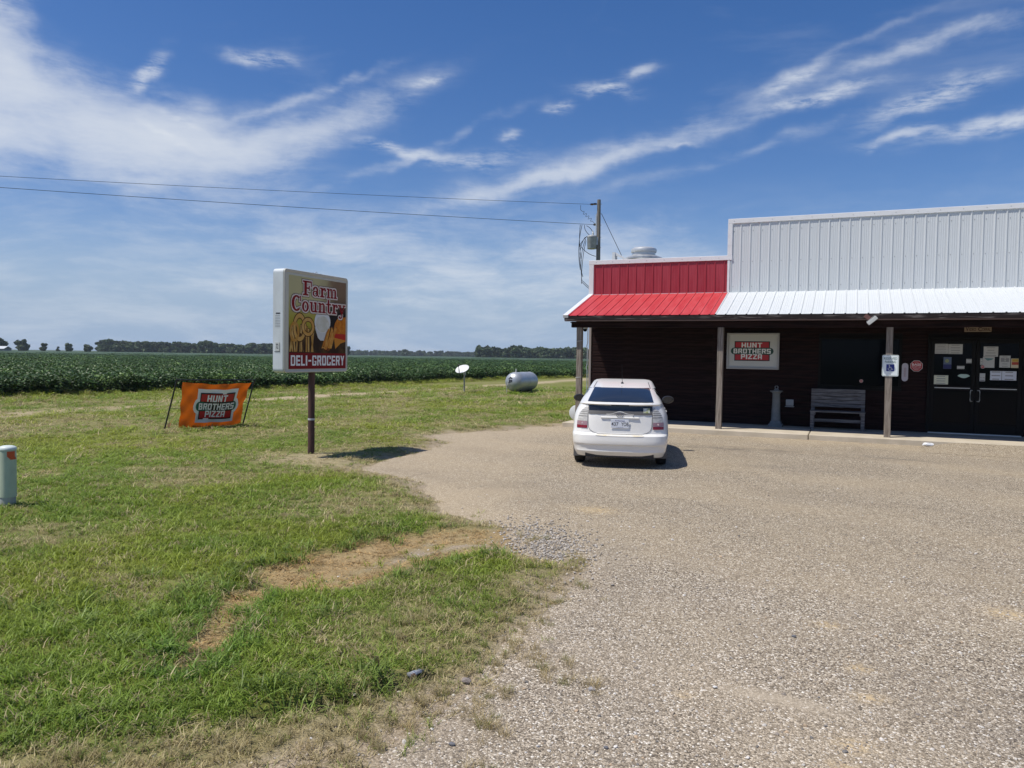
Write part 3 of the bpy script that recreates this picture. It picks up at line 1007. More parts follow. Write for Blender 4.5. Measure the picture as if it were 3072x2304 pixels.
# tall coarse clumps at the edge of the bare strip, and dry tufts that creep onto the gravel
cl = [(-4.75, 5.05), (-4.68, 4.85), (-4.70, 5.3), (-4.66, 5.6), (-4.62, 5.95), (-4.55, 6.25), (-4.45, 6.5), (-4.30, 6.75), (-5.27, 4.58), (-5.15, 3.96), (-4.75, 4.55), (-4.7, 4.3), (-4.45, 3.9), (-2.82, 3.22), (-2.70, 3.38),
      (-2.60, 3.52), (-2.50, 3.70), (-2.42, 3.85), (-5.35, 3.62), (-4.17, 3.38), (-3.45, 5.75), (-3.35, 6.0), (-3.2, 6.25), (-3.05, 6.45), (-2.9, 6.6), (-3.55, 5.5), (-2.75, 5.09), (-3.35, 4.52), (-4.6, 3.7)]
P, S, I, T = [], [], [], []
for (x, y) in cl:
    for _ in range(4):
        P.append((x + random.gauss(0, .09), y + random.gauss(0, .07), 0))
        S.append(random.uniform(.75, 1.25))
        I.append(0)
        T.append(np.array([0.190, 0.265, 0.050]) * random.uniform(.75, 1.35))
dryp = [(-1.69, 4.44), (-1.51, 4.26), (-1.60, 4.40), (-1.35, 4.35), (-1.71, 3.61), (-1.78, 3.66), (-1.62, 3.58), (-1.88, 3.95), (-1.80, 4.0), (-1.95, 3.75), (-1.75, 3.9), (-1.66, 4.62), (-1.85, 4.55), (-2.28, 6.9), (-2.05, 6.2), (-2.1, 5.7), (-2.0, 5.2), (-1.93, 4.75), (-3.15, 7.55), (-3.0, 7.45), (-2.95, 7.6), (-2.1, 3.4), (-2.2, 3.2), (-2.4, 3.0), (-1.5, 3.2)]
for (x, y) in dryp:
    for _ in range(4):
        P.append((x + random.gauss(0, .06), y + random.gauss(0, .05), 0))
        S.append(random.uniform(.4, .85))
        I.append(1)
        T.append(np.array([0.52, 0.42, 0.22]) * random.uniform(.7, 1.25) if random.random() < .7 else np.array([0.24, 0.25, .07]))
P = np.array(P)
P[:, 2] = np.maximum(height(P[:, 0], P[:, 1]), -.006) - .004
R_ = np.stack([RNG.normal(0, .1, len(P)), RNG.normal(0, .1, len(P)), RNG.uniform(0, 6.28, len(P))], 1)
cp = [blade_proto('clump_a', 20, .125, .008, .08, 1.3, rg, .7), blade_proto('clump_b', 34, .095, .0032, .05, .9, rg)]
o = scatter('coarse_grass_tufts', P, R_, np.array(S), np.array(I), np.array(T), cp)
tag(o, 'coarse dark clumps and dry tufts fringing the bare strip and gravel', 'grass')


# loose chips on the lot
def pebble(name, rng):
    bm = bmesh.new()
    bmesh.ops.create_icosphere(bm, subdivisions=1, radius=1.0)
    for v in bm.verts:
        v.co = Vector((v.co.x * (.8 + .5 * rng.random()), v.co.y * (.6 + .5 * rng.random()), v.co.z * (.4 + .35 * rng.random())))
    V = [tuple(v.co) for v in bm.verts]
    F = [tuple(v.index for v in f.verts) for f in bm.faces]
    bm.free()
    return proto_mesh(name, V, F, pebble_mat)


pebs = [pebble('pebble_' + c_, rg) for c_ in 'abcde']


def chips():
    P, S, T = [], [], []
    for (d0, d1, dens) in [(2.4, 4.5, 900), (4.5, 6.5, 420), (6.5, 9.5, 120), (9.5, 13, 25)]:
        a0, a1 = rad(-30), rad(40)
        n = int(.5 * (d1 * d1 - d0 * d0) * (a1 - a0) * dens)
        d = np.sqrt(RNG.uniform(d0 * d0, d1 * d1, n))
        a = RNG.uniform(a0, a1, n) - YAW
        x, y = d * np.sin(a), d * np.cos(a)
        sd = lot_d(x, y)
        px_, py_ = x + .30, y - 4.62
        sn = np.exp(-(((px_ * ca + py_ * sa) / .34) ** 2 + ((-px_ * sa + py_ * ca) / .085) ** 2) ** 1.5)
        dst = sstep(-1.5, -.05, sd) * sstep(5.5, 8.5, y) * sstep(-2.6, -4.2, x)
        pr = np.where(sd < 0, .55 + .45 * fbm(x * 1.3, y * 1.3, 91), .75 * np.exp(-sd / .30))
        pr = pr * (1 - .85 * np.clip(sn, 0, 1)) * (1 - .8 * dst)
        k = masks(x, y)
        pr = np.maximum(pr, (1 - sstep(.15, .40, seg_dist(x, y, STRIP))) * sstep(-4.1, -3.8, x) * (sd > 0))
        ok = RNG.random(n) < pr
        x, y = x[ok], y[ok]
        n = len(x)
        z = np.where(lot_d(x, y) < 0.02, .0, height(x, y))
        s = np.clip(RNG.lognormal(math.log(.0052), .42, n), .0025, .016) * (1 + .25 * (d0 > 6))
        P.append(np.stack([x, y, z + s * .15], 1))
        S.append(s)
        pal = np.array([(.42, .37, .30), (.34, .28, .21), (.56, .52, .46), (.25, .215, .18), (.58, .55, .50), (.15, .14, .13), (.40, .30, .20)])
        T.append(pal[RNG.choice(7, n, p=[.28, .24, .14, .15, .07, .05, .07])] * RNG.uniform(.8, 1.15, (n, 1)))
    # pile of grey rubble at the mouth of the strip
    n = 1100
    x = RNG.normal(-2.85, .36, n)
    y = RNG.normal(7.50, .38, n) + (x + 2.85) * -.8
    P.append(np.stack([x, y, np.full(n, .008)], 1))
    S.append(RNG.uniform(.005, .018, n))
    T.append(np.array([.44, .40, .345]) * RNG.uniform(.5, 1.2, (n, 1)))
    P, S, T = map(np.concatenate, (P, S, T))
    R_ = RNG.uniform(0, 6.28, (len(P), 3)) * np.array([.08, .08, 1])
    o = scatter('loose_gravel', P, R_, S, RNG.integers(0, 5, len(P)), T, pebs)
    tag(o, 'loose pale gravel chips strewn over the parking lot', 'gravel')


chips()

# ------------------------------------------------------------------ soybean field


def soy_proto(name, n, w, h, leaf, rng):
    V, F = [], []
    for _ in range(n):
        a = rng.random() * 2 * math.pi
        r_ = w * math.sqrt(rng.random())
        z = h * (1 - .30 * (r_ / w) ** 2) * (1 - .75 * rng.random() ** 2.2)
        c = Vector((r_ * math.cos(a), r_ * math.sin(a), z))
        nrm = Vector((rng.gauss(0, .55), rng.gauss(0, .55), 1)).normalized()
        u = nrm.orthogonal().normalized()
        u.rotate(Matrix.Rotation(rng.random() * 6.28, 3, nrm))
        v = nrm.cross(u)
        s = leaf * (.6 + .7 * rng.random())
        o = len(V)
        V += [tuple(c - u * s), tuple(c - u * s * .2 + v * s * .62), tuple(c + u * s), tuple(c - u * s * .2 - v * s * .62)]
        F.append((o, o + 1, o + 2, o + 3))
    return proto_mesh(name, V, F, soy_mat)


def cross_x(y):
    ex = np.array(CROP_EDGE)
    return np.interp(y, ex[:, 1], ex[:, 0])


def soy():
    protos = [soy_proto('soy_a', 120, .50, .92, .070, rg), soy_proto('soy_b', 120, .52, .86, .075, rg), soy_proto('soy_c', 110, .46, .97, .065, rg)]
    P, S = [], []
    for (d0, d1, step, sc) in [(28, 62, .40, 1.0), (62, 110, .60, 1.35), (110, 200, 1.15, 2.3), (200, 330, 2.2, 3.8)]:
        a0, a1 = rad(-66), rad(18)
        n = int(.5 * (d1 * d1 - d0 * d0) * (a1 - a0) / step ** 2)
        d = np.sqrt(RNG.uniform(d0 * d0, d1 * d1, n))
        a = RNG.uniform(a0, a1, n) - YAW
        x, y = d * np.sin(a), d * np.cos(a)
        ok = x < cross_x(y) - .1 + (fbm(x * .4, y * .4, 21) - .5) * 1.2
        x, y = x[ok], y[ok]
        P.append(np.stack([x, y, np.zeros(len(x))], 1))
        hz = (.93 + .22 * (fbm(x * .15, y * .15, 23) - .5) * 2 * .5)
        S.append(np.stack([np.full(len(x), sc), np.full(len(x), sc), hz], 1) * RNG.uniform(.92, 1.08, (len(x), 1)))
    P, S = np.concatenate(P), np.concatenate(S)
    n = len(P)
    T = np.array([0.044, 0.086, 0.020]) * RNG.uniform(.72, 1.3, (n, 1)) * (0.8 + .45 * fbm(P[:, 0] * .12, P[:, 1] * .12, 25))[:, None]
    glint = (RNG.random(n) < .12)[:, None]
    T = np.where(glint, T * np.array([2.3, 1.9, 1.9]), T)  # paler tint paints sun and sky glints on glossy leaves
    R_ = np.stack([np.zeros(n), np.zeros(n), RNG.uniform(0, 6.28, n)], 1)
    o = scatter('soybean_field', P, R_, S, RNG.integers(0, 3, n), T, protos)
    tag(o, 'dense dark green soybean crop stretching to the horizon', 'crop field')
    # soil under the crop and the far canopy, which reads as one sheet
    cm = bpy.data.materials.new('far_canopy')
    cm.use_nodes = True
    b = NB(cm.node_tree)
    p = cm.node_tree.nodes['Principled BSDF']
    gc = b.n('ShaderNodeTexCoord').outputs['Object']
    b.put(p.inputs['Base Color'], b.mix(b.remap(b.noise(gc, .5, 6, .7), .3, .7), (0.022, 0.050, 0.014), (0.050, 0.090, 0.026)))
    p.inputs['Roughness'].default_value = .7
    ye = [(-60), 0, 21, 25.4, 29, 31.5, 36, 46.6, 57, 67.6, 120, 760]
    V, F = [], []
    for i, y in enumerate(ye):
        x = float(cross_x(np.array(y))) - .6
        V += [(x, y, .02), (x - .5, y, .25), (-1500, y, .25)]
        if i:
            a = i * 3
            F += [(a - 3, a, a + 1, a - 2), (a - 2, a + 1, a + 2, a - 1)]
    u = MB().add(V, F).build('field_soil', cm)
    tag(u, kind='structure')
    V, F = [], []
    k = 0
    for d in (230, 300, 420, 560, 720):
        for aa in np.linspace(rad(-85), rad(20), 40):
            V.append((d * math.sin(aa - YAW), d * math.cos(aa - YAW), .86 + .10 * math.sin(d * 3 + aa * 60)))
    F = [(i * 40 + j, i * 40 + j + 1, i * 40 + 41 + j, i * 40 + 40 + j) for i in range(4) for j in range(39)]
    F = [f for f in F if all(V[q][0] < float(cross_x(np.array(V[q][1]))) + 2 for q in f)]
    far = MB().add(V, F).build('far_soybean_canopy', cm, smooth=True)
    tag(far, 'far half of the soybean crop reading as one green sheet', 'crop field', kind='stuff')


soy()


# weeds along the near edge of the crop
def weeds():
    protos = [blade_proto('weed_a', 40, .42, .016, .20, .8, rg, .6), soy_proto('weed_b', 60, .30, .38, .045, rg), blade_proto('weed_c', 30, .30, .012, .2, .9, rg, .6)]
    protos[1].data.materials[0] = blade_mat
    n = 9000
    y = RNG.uniform(10, 75, n)
    e = cross_x(y)
    wd = np.interp(y, [10, 20, 27, 33, 45, 75], [6.5, 5.6, 4.9, 3.0, 1.8, .8])
    x = e + RNG.uniform(-.6, 1, n) * wd
    f = np.clip((x - e) / wd, 0, 1)
    k = masks(x, y)
    ok = (k['track'] < .35) & (RNG.random(n) < .35 + .65 * (1 - f)) & (fbm(x * .5, y * .5, 27) > .30)
    x, y, f = x[ok], y[ok], f[ok]
    n = len(x)
    T = (np.array([0.31, 0.37, 0.05]) * (1 - f[:, None] * .2) + np.array([.05, .03, .02]) * f[:, None]) * RNG.uniform(.65, 1.3, (n, 1))
    T = np.where((RNG.random(n) < .2)[:, None], np.array([.30, .25, .10]), T)
    P = np.stack([x, y, np.zeros(n)], 1)
    S = RNG.uniform(.30, .85, n) * (1.05 - .75 * f)
    R_ = np.stack([np.zeros(n), np.zeros(n), RNG.uniform(0, 6.28, n)], 1)
    o = scatter('weedy_strip', P, R_, S, RNG.integers(0, 3, n), T, protos)
    tag(o, 'yellow green weeds along the near edge of the crop', 'weeds')


weeds()


# ------------------------------------------------------------------ trees
def leaf_cloud(blobs_, n, leaf, rng):
    V, F = [], []
    tot = sum(r[3] for r in blobs_)
    for (cx, cy, cz, r_, sq) in blobs_:
        for _ in range(int(n * r_ / tot)):
            d = Vector((rng.gauss(0, 1), rng.gauss(0, 1), rng.gauss(0, 1))).normalized()
            q = r_ * (0.62 + .42 * rng.random())
            c = Vector((cx + d.x * q, cy + d.y * q, cz + d.z * q * sq))
            nrm = (d + Vector((rng.gauss(0, .6), rng.gauss(0, .6), rng.gauss(0, .6)))).normalized()
            u = nrm.orthogonal().normalized()
            u.rotate(Matrix.Rotation(rng.random() * 6.28, 3, nrm))
            v = nrm.cross(u)
            s = leaf * (.55 + .8 * rng.random())
            o = len(V)
            V += [tuple(c - u * s), tuple(c + v * s * .6), tuple(c + u * s), tuple(c - v * s * .6)]
            F.append((o, o + 1, o + 2, o + 3))
    return V, F


def rand_crown(h, w, k, rng):
    bl = []
    for _ in range(k):
        a = rng.random() * 6.28
        r_ = w * .55 * math.sqrt(rng.random())
        z = h * (.24 + .58 * rng.random())
        bl.append((r_ * math.cos(a), r_ * math.sin(a), z, w * (.30 + .22 * rng.random()) * (1.15 - z / h * .5), .8))
    return bl


def polar(az_deg, d):
    a = rad(az_deg) - YAW
    return (d * math.sin(a), d * math.cos(a), 0)


def tree(label, az_deg, d, h, w, mat, trunk_h, n=520, leaf=.75, group=None):
    rng = random.Random(int(abs(az_deg * 100)) + int(d))
    t = thing('tree', label, 'tree', polar(az_deg, d), group=group)
    V, F = leaf_cloud(rand_crown(h, w * 1.08, 10, rng) + [(0, 0, h * .30, w * .50, .85)], int(n * 1.9), leaf, rng)
    MB().add(V, F).build('crown', mat, t, fix=False)
    MB().tube([(0, 0, 0), (.05, 0, h * .3), (0, .1, h * .6)], [w * .06, w * .045, w * .02], 8).build('trunk', bark, t, smooth=True)
    return t


# bearings measured from the viewing direction
tree('wide dark tree overhanging the white farm roof, leftmost at the horizon', -33.6, 520, 8.6, 4.2, crown_dark, 2.5, 800, .9)
tree('rounded dark tree just right of the white farm roof', -32.5, 520, 8.2, 3.7, crown_dark, 2.5, 800, .9)
tree('small upright oval tree alone on the horizon, right of the farm roof', -31.35, 520, 5.9, 2.2, crown_dark, 1.2, 420, .7)
tree('tiny conical tree on the horizon, smallest of the far row', -30.55, 520, 3.9, 1.1, crown_dark, .8, 220, .5)
tree('round bushy tree on the horizon with sunlit left side', -29.95, 520, 5.9, 2.7, crown_light, 1.0, 520, .7)
tree('broad loose tree on the horizon beside the left end of the long wood', -28.85, 520, 5.8, 2.7, crown_dark, 1.4, 420, .7)
tree('dark clump of tree showing just right of the pole sign', -12.25, 520, 7.6, 3.6, crown_dark, 1.6, 700, .8)
tree('small far tree alone on the low horizon between the two woods', -7.9, 900, 9, 5.5, crown_dark, 2, 420, 1.0)


def wood(name, label, az0, az1, d, h, n, lo=.8, hi=1.15):
    rng = random.Random(len(label))
    protos = []
    for q in range(4):
        V, F = leaf_cloud(rand_crown(12, 5.6, 9, rng) + [(0, 0, 2.6, 3.6, .9)], 1100, .95, rng)
        protos.append(proto_mesh('wood_tree_%s_%d' % (name, q), V, F, tree_mat))
    a = np.linspace(az0, az1, n) + RNG.normal(0, .12, n)
    dd = d + RNG.uniform(-12, 45, n)
    P = np.array([polar(x, q) for x, q in zip(a, dd)])
    S = h / 12 * RNG.uniform(lo, hi, n) * (.82 + .36 * fbm(np.linspace(0, 24, n), np.zeros(n) + d, 3, 2))
    S = np.stack([S * 1.1, S * 1.1, S], 1)
    T = np.array([0.060, 0.090, 0.034]) * RNG.uniform(.55, 1.5, (n, 1))
    R_ = np.stack([np.zeros(n), np.zeros(n), RNG.uniform(0, 6.28, n)], 1)
    o = scatter(name, P, R_, S, RNG.integers(0, 4, n), T, protos)
    tag(o, label, 'wood')


wood('far_woods', 'long dark wood on the horizon left of the pole sign', -28.0, -12.9, 620, 8.4, 330)
wood('far_woods', 'dark wood on the horizon running behind the store', -2.45, 13.0, 560, 8.9, 330, .75, 1.2)
wood('far_woods', 'low distant strip of wood between the pole sign and dish', -12.4, -2.2, 1150, 8.6, 260, .6, 1.1)

# white farm roof under the leftmost trees
t = thing('farm_shed', 'small white roofed farm shed under the leftmost far trees', 'shed', polar(-33.55, 500), rad(20))
MB().box(-3.2, 3.2, -3, 3, 0, 1.9).build('wall', M('shed_wall', (.22, .22, .2), .8), t)
MB().extrude([(-3.3, 1.9), (0, 3.3), (3.3, 1.9), (0, 3.0)], -3.5, 3.5, lambda p, q, s: (s, p, q)).build('roof', white_metal, t)

# ------------------------------------------------------------------ store
store = thing('store_building', 'long single storey store with white metal parapet and red end section', 'building', (0, 22.7, 0))


def B():
    return MB()


def st(mb, name, mat, bevel=0.0, smooth=False, parent=None, **kw):
    """part of the store given in world coordinates"""
    mb.v = [(x, y - 22.7, z) for x, y, z in mb.v]
    return mb.build(name, mat, parent or store, smooth=smooth, bevel=bevel, **kw)


XL, XS, XR = -7.28, -3.17, 12.6
YF = 22.70
m = B()
m.box(XL + .02, XR - .02, YF + .03, 35.0, 0.0, 3.9)
st(m, 'wall', dark_wall)
m = B().box(XL + .03, XR - .03, YF + .25, 34.9, 3.903, 4.35)
st(m, 'roof', galv)
# parapet backing
m = B().box(XL + .03, XS - .0, YF - .06, YF + .24, 3.80, 4.80)
m.box(XS + .002, XR - .03, YF - .06, YF + .24, 3.80, 5.84)
st(m, 'parapet_backing', galv)


def rib_profile(w, pitch):
    """u across the sheet, v out of the sheet: three major ribs and fine minor ribs"""
    pts = []
    n = int(round(w / pitch))
    for i in range(max(1, n)):
        u = i * pitch
        pts += [(u, 0), (u + .012, .019), (u + .034, .019), (u + .046, 0)]
        for q in (.36, .55, .74):
            c_ = u + .02 + q * pitch
            if q and c_ + .014 < u + pitch:
                pts += [(c_ - .012, 0), (c_ - .006, .0035), (c_ + .006, .0035), (c_ + .012, 0)]
    pts = [p_ for p_ in pts if p_[0] < w - .002]
    pts.append((w, 0))
    return pts


PITCH_ = 0.256
SHEET = PITCH_ * 3


def sheets(x0, x1, fn, a, b_, name, mat):
    x = x0
    k = 0
    cache = {}
    while x < x1 - .02:
        w = min(SHEET, x1 - x)
        pr = rib_profile(w - .001, PITCH_)
        key = round(w, 3)
        if key not in cache:
            mb = MB()
            mb.extrude(pr, a, b_, fn, closed=False, caps=False)
            o = mb.build(name, mat, store)
            cache[key] = o
        else:
            o = cache[key].copy()
            COL.objects.link(o)
            o.parent = store
        o.location = (x, 0, 0)
        x += w
        k += 1


PY = -.10
sheets(XS + .045, XR, lambda u, v, s: (u, PY - v, s), 3.862, 5.80, 'parapet_panel', white_metal)
sheets(XL + .13, XS - .03, lambda u, v, s: (u, PY - v, s), 3.862, 4.78, 'parapet_panel', red_metal)
# awning sheets
E_Y, E_Z, T_Y, T_Z = 20.33, 3.105, 22.60, 3.862
aw = Vector((0, T_Y - E_Y, T_Z - E_Z))
an = Vector((0, -(T_Z - E_Z), T_Y - E_Y)).normalized()


def awfn(u, v, s):
    return (u, E_Y - 22.7 + aw.y * s + an.y * v, E_Z + aw.z * s + an.z * v)


sheets(XS, XR + .1, awfn, 0, 1, 'awning_panel', white_metal)
sheets(XL + .11, XS - .001, awfn, 0, 1, 'awning_panel', red_roof)
m = B().box(XL + .0, XR, YF - .125, YF - .095, 3.835, 3.867)
st(m, 'flashing', white_metal)
# trims
m = B().box(XS - .03, XR + .02, YF - .135, YF + .28, 5.80, 5.93)
st(m, 'parapet_cap', trim_white, bevel=.006)
m = B().box(XL - .03, XS + .105, YF - .137, YF + .28, 4.775, 4.905)
st(m, 'parapet_cap', trim_white, bevel=.006)
m = B().box(XS - .034, XS + .095, YF - .136, YF + .27, 4.908, 5.797)
st(m, 'corner_trim', trim_white, bevel=.004)
m = B().box(XS - .026, XS + .04, YF - .128, YF - .06, 3.87, 4.772)
st(m, 'corner_trim', trim_white, bevel=.004)
m = B().box(XL - .02, XL + .125, YF - .135, YF + .27, 3.80, 4.772)
st(m, 'corner_trim', trim_white, bevel=.004)
# rake trim
m = MB()
rp = [awfn(0, .03, -.01), awfn(0, .03, 1.0), awfn(0, -.06, 1.0), awfn(0, -.06, -.01)]
m.add([(XL - .03, y, z) for _, y, z in rp] + [(XL + .115, y, z) for _, y, z in rp], [(0, 1, 2, 3), (7, 6, 5, 4), (0, 4, 5, 1), (1, 5, 6, 2), (2, 6, 7, 3), (3, 7, 4, 0)])
m.build('rake_trim', trim_white, store, bevel=.004)
# screws
m = MB()
for i in range(62):
    x = XS + .045 + i * PITCH_ + .09
    if x > XR:
        break
    for z in (4.02, 4.72, 5.58):
        m.lathe([(.009, 0), (.009, .006)], (x, PY - .007, z), 6, 'y')
    if i % 2 == 0:
        m.lathe([(.008, 0), (.008, .006)], (x, -.1405, 5.865), 6, 'y')
for i in range(8):
    m.lathe([(.008, 0), (.008, .006)], (XL + .2 + i * .52, -.1425, 4.84), 6, 'y')
o = m.build('screw', grey_plastic, store)
o['kind'] = 'stuff'
# fascia, lower lip, beam, ceiling, gable end
m = B().box(XL, 1.9, 20.335, 20.375, 2.985, 3.09)
st(m, 'fascia_board', fascia_m, bevel=.004)
m = B().box(1.903, XR, 20.338, 20.378, 2.98, 3.088)
st(m, 'fascia_board', fascia_m, bevel=.004)
m = B().box(XL - .01, XR, 20.377, 20.50, 2.955, 2.983)
st(m, 'soffit_edge', M('mauve_soffit', (.20, .14, .14), .7), bevel=.003)
m = B().box(XL + .12, .2, 20.60, 20.76, 2.79, 2.953)
m.box(.203, XR - .1, 20.602, 20.758, 2.79, 2.953)
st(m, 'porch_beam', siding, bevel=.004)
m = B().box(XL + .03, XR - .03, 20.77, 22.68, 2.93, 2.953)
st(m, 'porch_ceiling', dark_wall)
m = MB()
m.extrude([(20.40 - 22.7, 2.99), (22.58 - 22.7, 2.99), (22.58 - 22.7, 3.80), (20.40 - 22.7, 3.08)], XL + .02, XL + .06, lambda p, q, s: (s, p, q))
m.build('gable_end', siding, store)

# siding boards: each a part
BH = 0.172
nrow = 16
cuts = {}
proto = {}
opens = [(-0.72, 1.32, 1.24, 2.62), (1.92, 4.08, 0.0, 2.62)]


def board(x0, x1, z):
    key = round(x1 - x0, 3)
    if key not in proto:
        L_ = x1 - x0
        mb = MB()
        mb.extrude([(0, 0), (-.026, 0), (-.022, BH * .5), (-.005, BH + .012), (0, BH + .012)], 0, L_, lambda p, q, s: (s, p, q))
        o = mb.build('siding_board', siding, store)
        proto[key] = o
    else:
        o = proto[key].copy()
        COL.objects.link(o)
        o.parent = store
    o.location = (x0, .028 - random.uniform(0, .003), z)


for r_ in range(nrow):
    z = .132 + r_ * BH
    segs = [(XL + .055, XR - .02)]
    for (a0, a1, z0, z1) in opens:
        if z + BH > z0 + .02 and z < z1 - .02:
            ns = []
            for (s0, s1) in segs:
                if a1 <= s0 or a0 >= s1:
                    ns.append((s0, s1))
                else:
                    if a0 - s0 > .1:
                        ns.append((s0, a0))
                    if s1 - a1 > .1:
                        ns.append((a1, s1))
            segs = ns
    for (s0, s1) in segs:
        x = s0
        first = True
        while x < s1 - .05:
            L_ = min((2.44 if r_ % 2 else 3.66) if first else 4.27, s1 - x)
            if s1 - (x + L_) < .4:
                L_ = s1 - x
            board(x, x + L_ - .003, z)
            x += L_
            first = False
m = B().box(XL - .02, XL + .052, YF - .03, YF + .06, .13, 2.93)
st(m, 'corner_board', M('grey_corner', (.30, .26, .24), .7), bevel=.004)
# other walls of the store, boarded the same way far from view
m = B().box(XL - .012, XL + .018, YF + .065, 35.0, .02, 3.85)
st(m, 'side_wall', siding)

# window
m = B()
wx0, wx1, wz0, wz1 = -.72, 1.32, 1.24, 2.62
for (x0, x1, z0, z1) in ((wx0, wx1, wz1 - .07, wz1), (wx0, wx1, wz0, wz0 + .07), (wx0, wx0 + .06, wz0 + .072, wz1 - .072), (wx1 - .06, wx1, wz0 + .072, wz1 - .072)):
    m.box(x0, x1, YF - .035, YF + .03, z0, z1)
win = st(m, 'window', alu_dark, bevel=.003)
m = MB().box(wx0 + .055, wx1 - .055, -.005, .012, wz0 + .065, wz1 - .065)
m.build('pane', glass_dark, win)
m = MB().box(wx0 - .02, wx1 + .02, -.075, -.036, wz0 - .035, wz0 - .002)
m.build('sill', alu_dark, win)


# double door
def door(x0, x1, handle_side):
    m = B()
    za, zb = .16, 2.55
    s_ = .085
    m.box(x0, x0 + s_, YF - .045, YF + .0, za, zb)
    m.box(x1 - s_, x1, YF - .045, YF + .0, za, zb)
    m.box(x0 + s_ + .001, x1 - s_ - .001, YF - .043, YF - .002, zb - .09, zb)
    m.box(x0 + s_ + .001, x1 - s_ - .001, YF - .043, YF - .002, 1.25, 1.37)
    m.box(x0 + s_ + .001, x1 - s_ - .001, YF - .043, YF - .002, za, za + .25)
    d = st(m, 'door', alu_dark, bevel=.003)
    MB().box(x0 + s_ - .004, x1 - s_ + .004, -.028, -.016, 1.368, zb - .088).build('pane', glass_dark, d)
    MB().box(x0 + s_ - .004, x1 - s_ + .004, -.028, -.016, za + .248, 1.252).build('pane', glass_dark, d)
    hx = x1 - .05 if handle_side > 0 else x0 + .05
    MB().tube([(hx, -.045, .98), (hx - .04 * handle_side, -.10, .98), (hx - .05 * handle_side, -.11, 1.02), (hx - .05 * handle_side, -.11, 1.22), (hx - .04 * handle_side, -.10, 1.26), (hx, -.045, 1.26)], .011, 8).build('handle', alu, d, smooth=True)
    MB().box(x0 + s_ + .02, x1 - s_ - .02, -.055, -.044, 1.300, 1.318).build('push_bar', alu, d)
    return d


door(1.99, 2.995, 1)
door(3.005, 4.01, -1)
m = B()
m.box(1.92, 1.985, YF - .05, YF + .03, .13, 2.62)
m.box(4.015, 4.08, YF - .05, YF + .03, .13, 2.62)
m.box(1.986, 4.014, YF - .05, YF + .03, 2.555, 2.62)
st(m, 'door_frame', alu_dark, bevel=.003)
m = B().box(1.97, 4.03, YF - .10, YF + .0, .131, .155)
st(m, 'threshold', alu)

# porch posts
for i, (x, w) in enumerate([(-6.93, .15), (-3.06, .145), (.93, .145), (4.95, .145), (8.9, .145)]):
    m = MB()
    ang = random.uniform(-.03, .03)
    rows = []
    for k in range(9):
        tt = k / 8
        z = .132 + tt * 2.656
        dx = .006 * math.sin(3 * tt + i) + (.015 * tt if i == 1 else 0)
        h = w / 2 * (1 + .02 * math.sin(7 * tt + i * 2))
        rows.append([(x + dx + sx_ * h, 20.68 - 22.7 + sy_ * h, z) for sx_, sy_ in ((-1, -1), (1, -1), (1, 1), (-1, 1))])
    m.grid(rows, closed=True)
    m.add(rows[0] + rows[-1], [(3, 2, 1, 0), (4, 5, 6, 7)])
    po = m.build('porch_post', post_m, store, bevel=.006)
    if i == 0:
        for z in (1.38, 2.40):
            h = w / 2 + .004
            MB().tube([(x - h, -2.02 - h, z), (x + h, -2.02 - h, z + .015), (x + h, -2.02 + h, z + .02), (x - h, -2.02 + h, z + .01), (x - h, -2.02 - h, z)], .006, 6).build('cable_tie', sign_white, po)

# conduit and small mast beside the left corner
m = B().tube([(XL - .06, YF - .03, .5), (XL - .06, YF - .03, 1.55), (XL - .085, YF - .03, 1.65), (XL - .06, YF - .03, 1.75), (XL - .06, YF - .03, 2.2), (XL - .09, YF - .03, 2.3), (XL - .06, YF - .03, 2.4), (XL - .06, YF - .03, 2.9)], .017, 8)
st(m, 'conduit', galv, smooth=True)
m = B().box(XL - .10, XL - .022, YF + .3, YF + .42, 3.7, 4.3)
st(m, 'downpipe', trim_white, bevel=.01)

# walkway
walk = bpy.data.objects.new('walkway', None)
COL.objects.link(walk)
walk['kind'] = 'structure'
for (x0, x1) in ((-7.27, -.835), (-.815, 5.3), (5.32, 12.7)):
    m = MB().box(x0, x1, 20.275, 22.72, -.02, .13)
    m.build('slab', concrete, walk, bevel=.012)

# roof fan behind the red parapet
f = thing('exhaust_fan', 'mushroom shaped metal exhaust fan on the roof behind red parapet', 'exhaust fan', (-6.62, 26.6, 4.36))
MB().box(-.46, .46, -.46, .46, 0, .70).build('curb', galv, f)
MB().lathe([(.50, .70), (.60, .99), (.66, 1.03), (.66, 1.08), (.56, 1.12), (.46, 1.16)], (0, 0, 0), 28).build('shroud', galv, f, smooth=True)
MB().lathe([(.40, 1.14), (.40, 1.27), (.435, 1.28), (.45, 1.35), (.43, 1.40), (.34, 1.445), (.2, 1.465), (.02, 1.47)], (0, 0, 0), 28).build('cap', alu, f, smooth=True)
f = thing('roof_bracket', 'small white angled bracket on the roof edge left of the fan', 'bracket', (-7.55, 26.2, 4.35))
MB().box(-.05, .05, -.15, .15, 0, 1.27).extrude([(.05, 1.17), (.05, 1.27), (.55, .98), (.55, .92)], -.12, .12, lambda p, q, s: (p, s, q)).build('plate', trim_white, f)

# ------------------------------------------------------------------ lettering tools
def rect(x0, y0, x1, y1):
    return [(x0, y0), (x1, y0), (x1, y1), (x0, y1)]


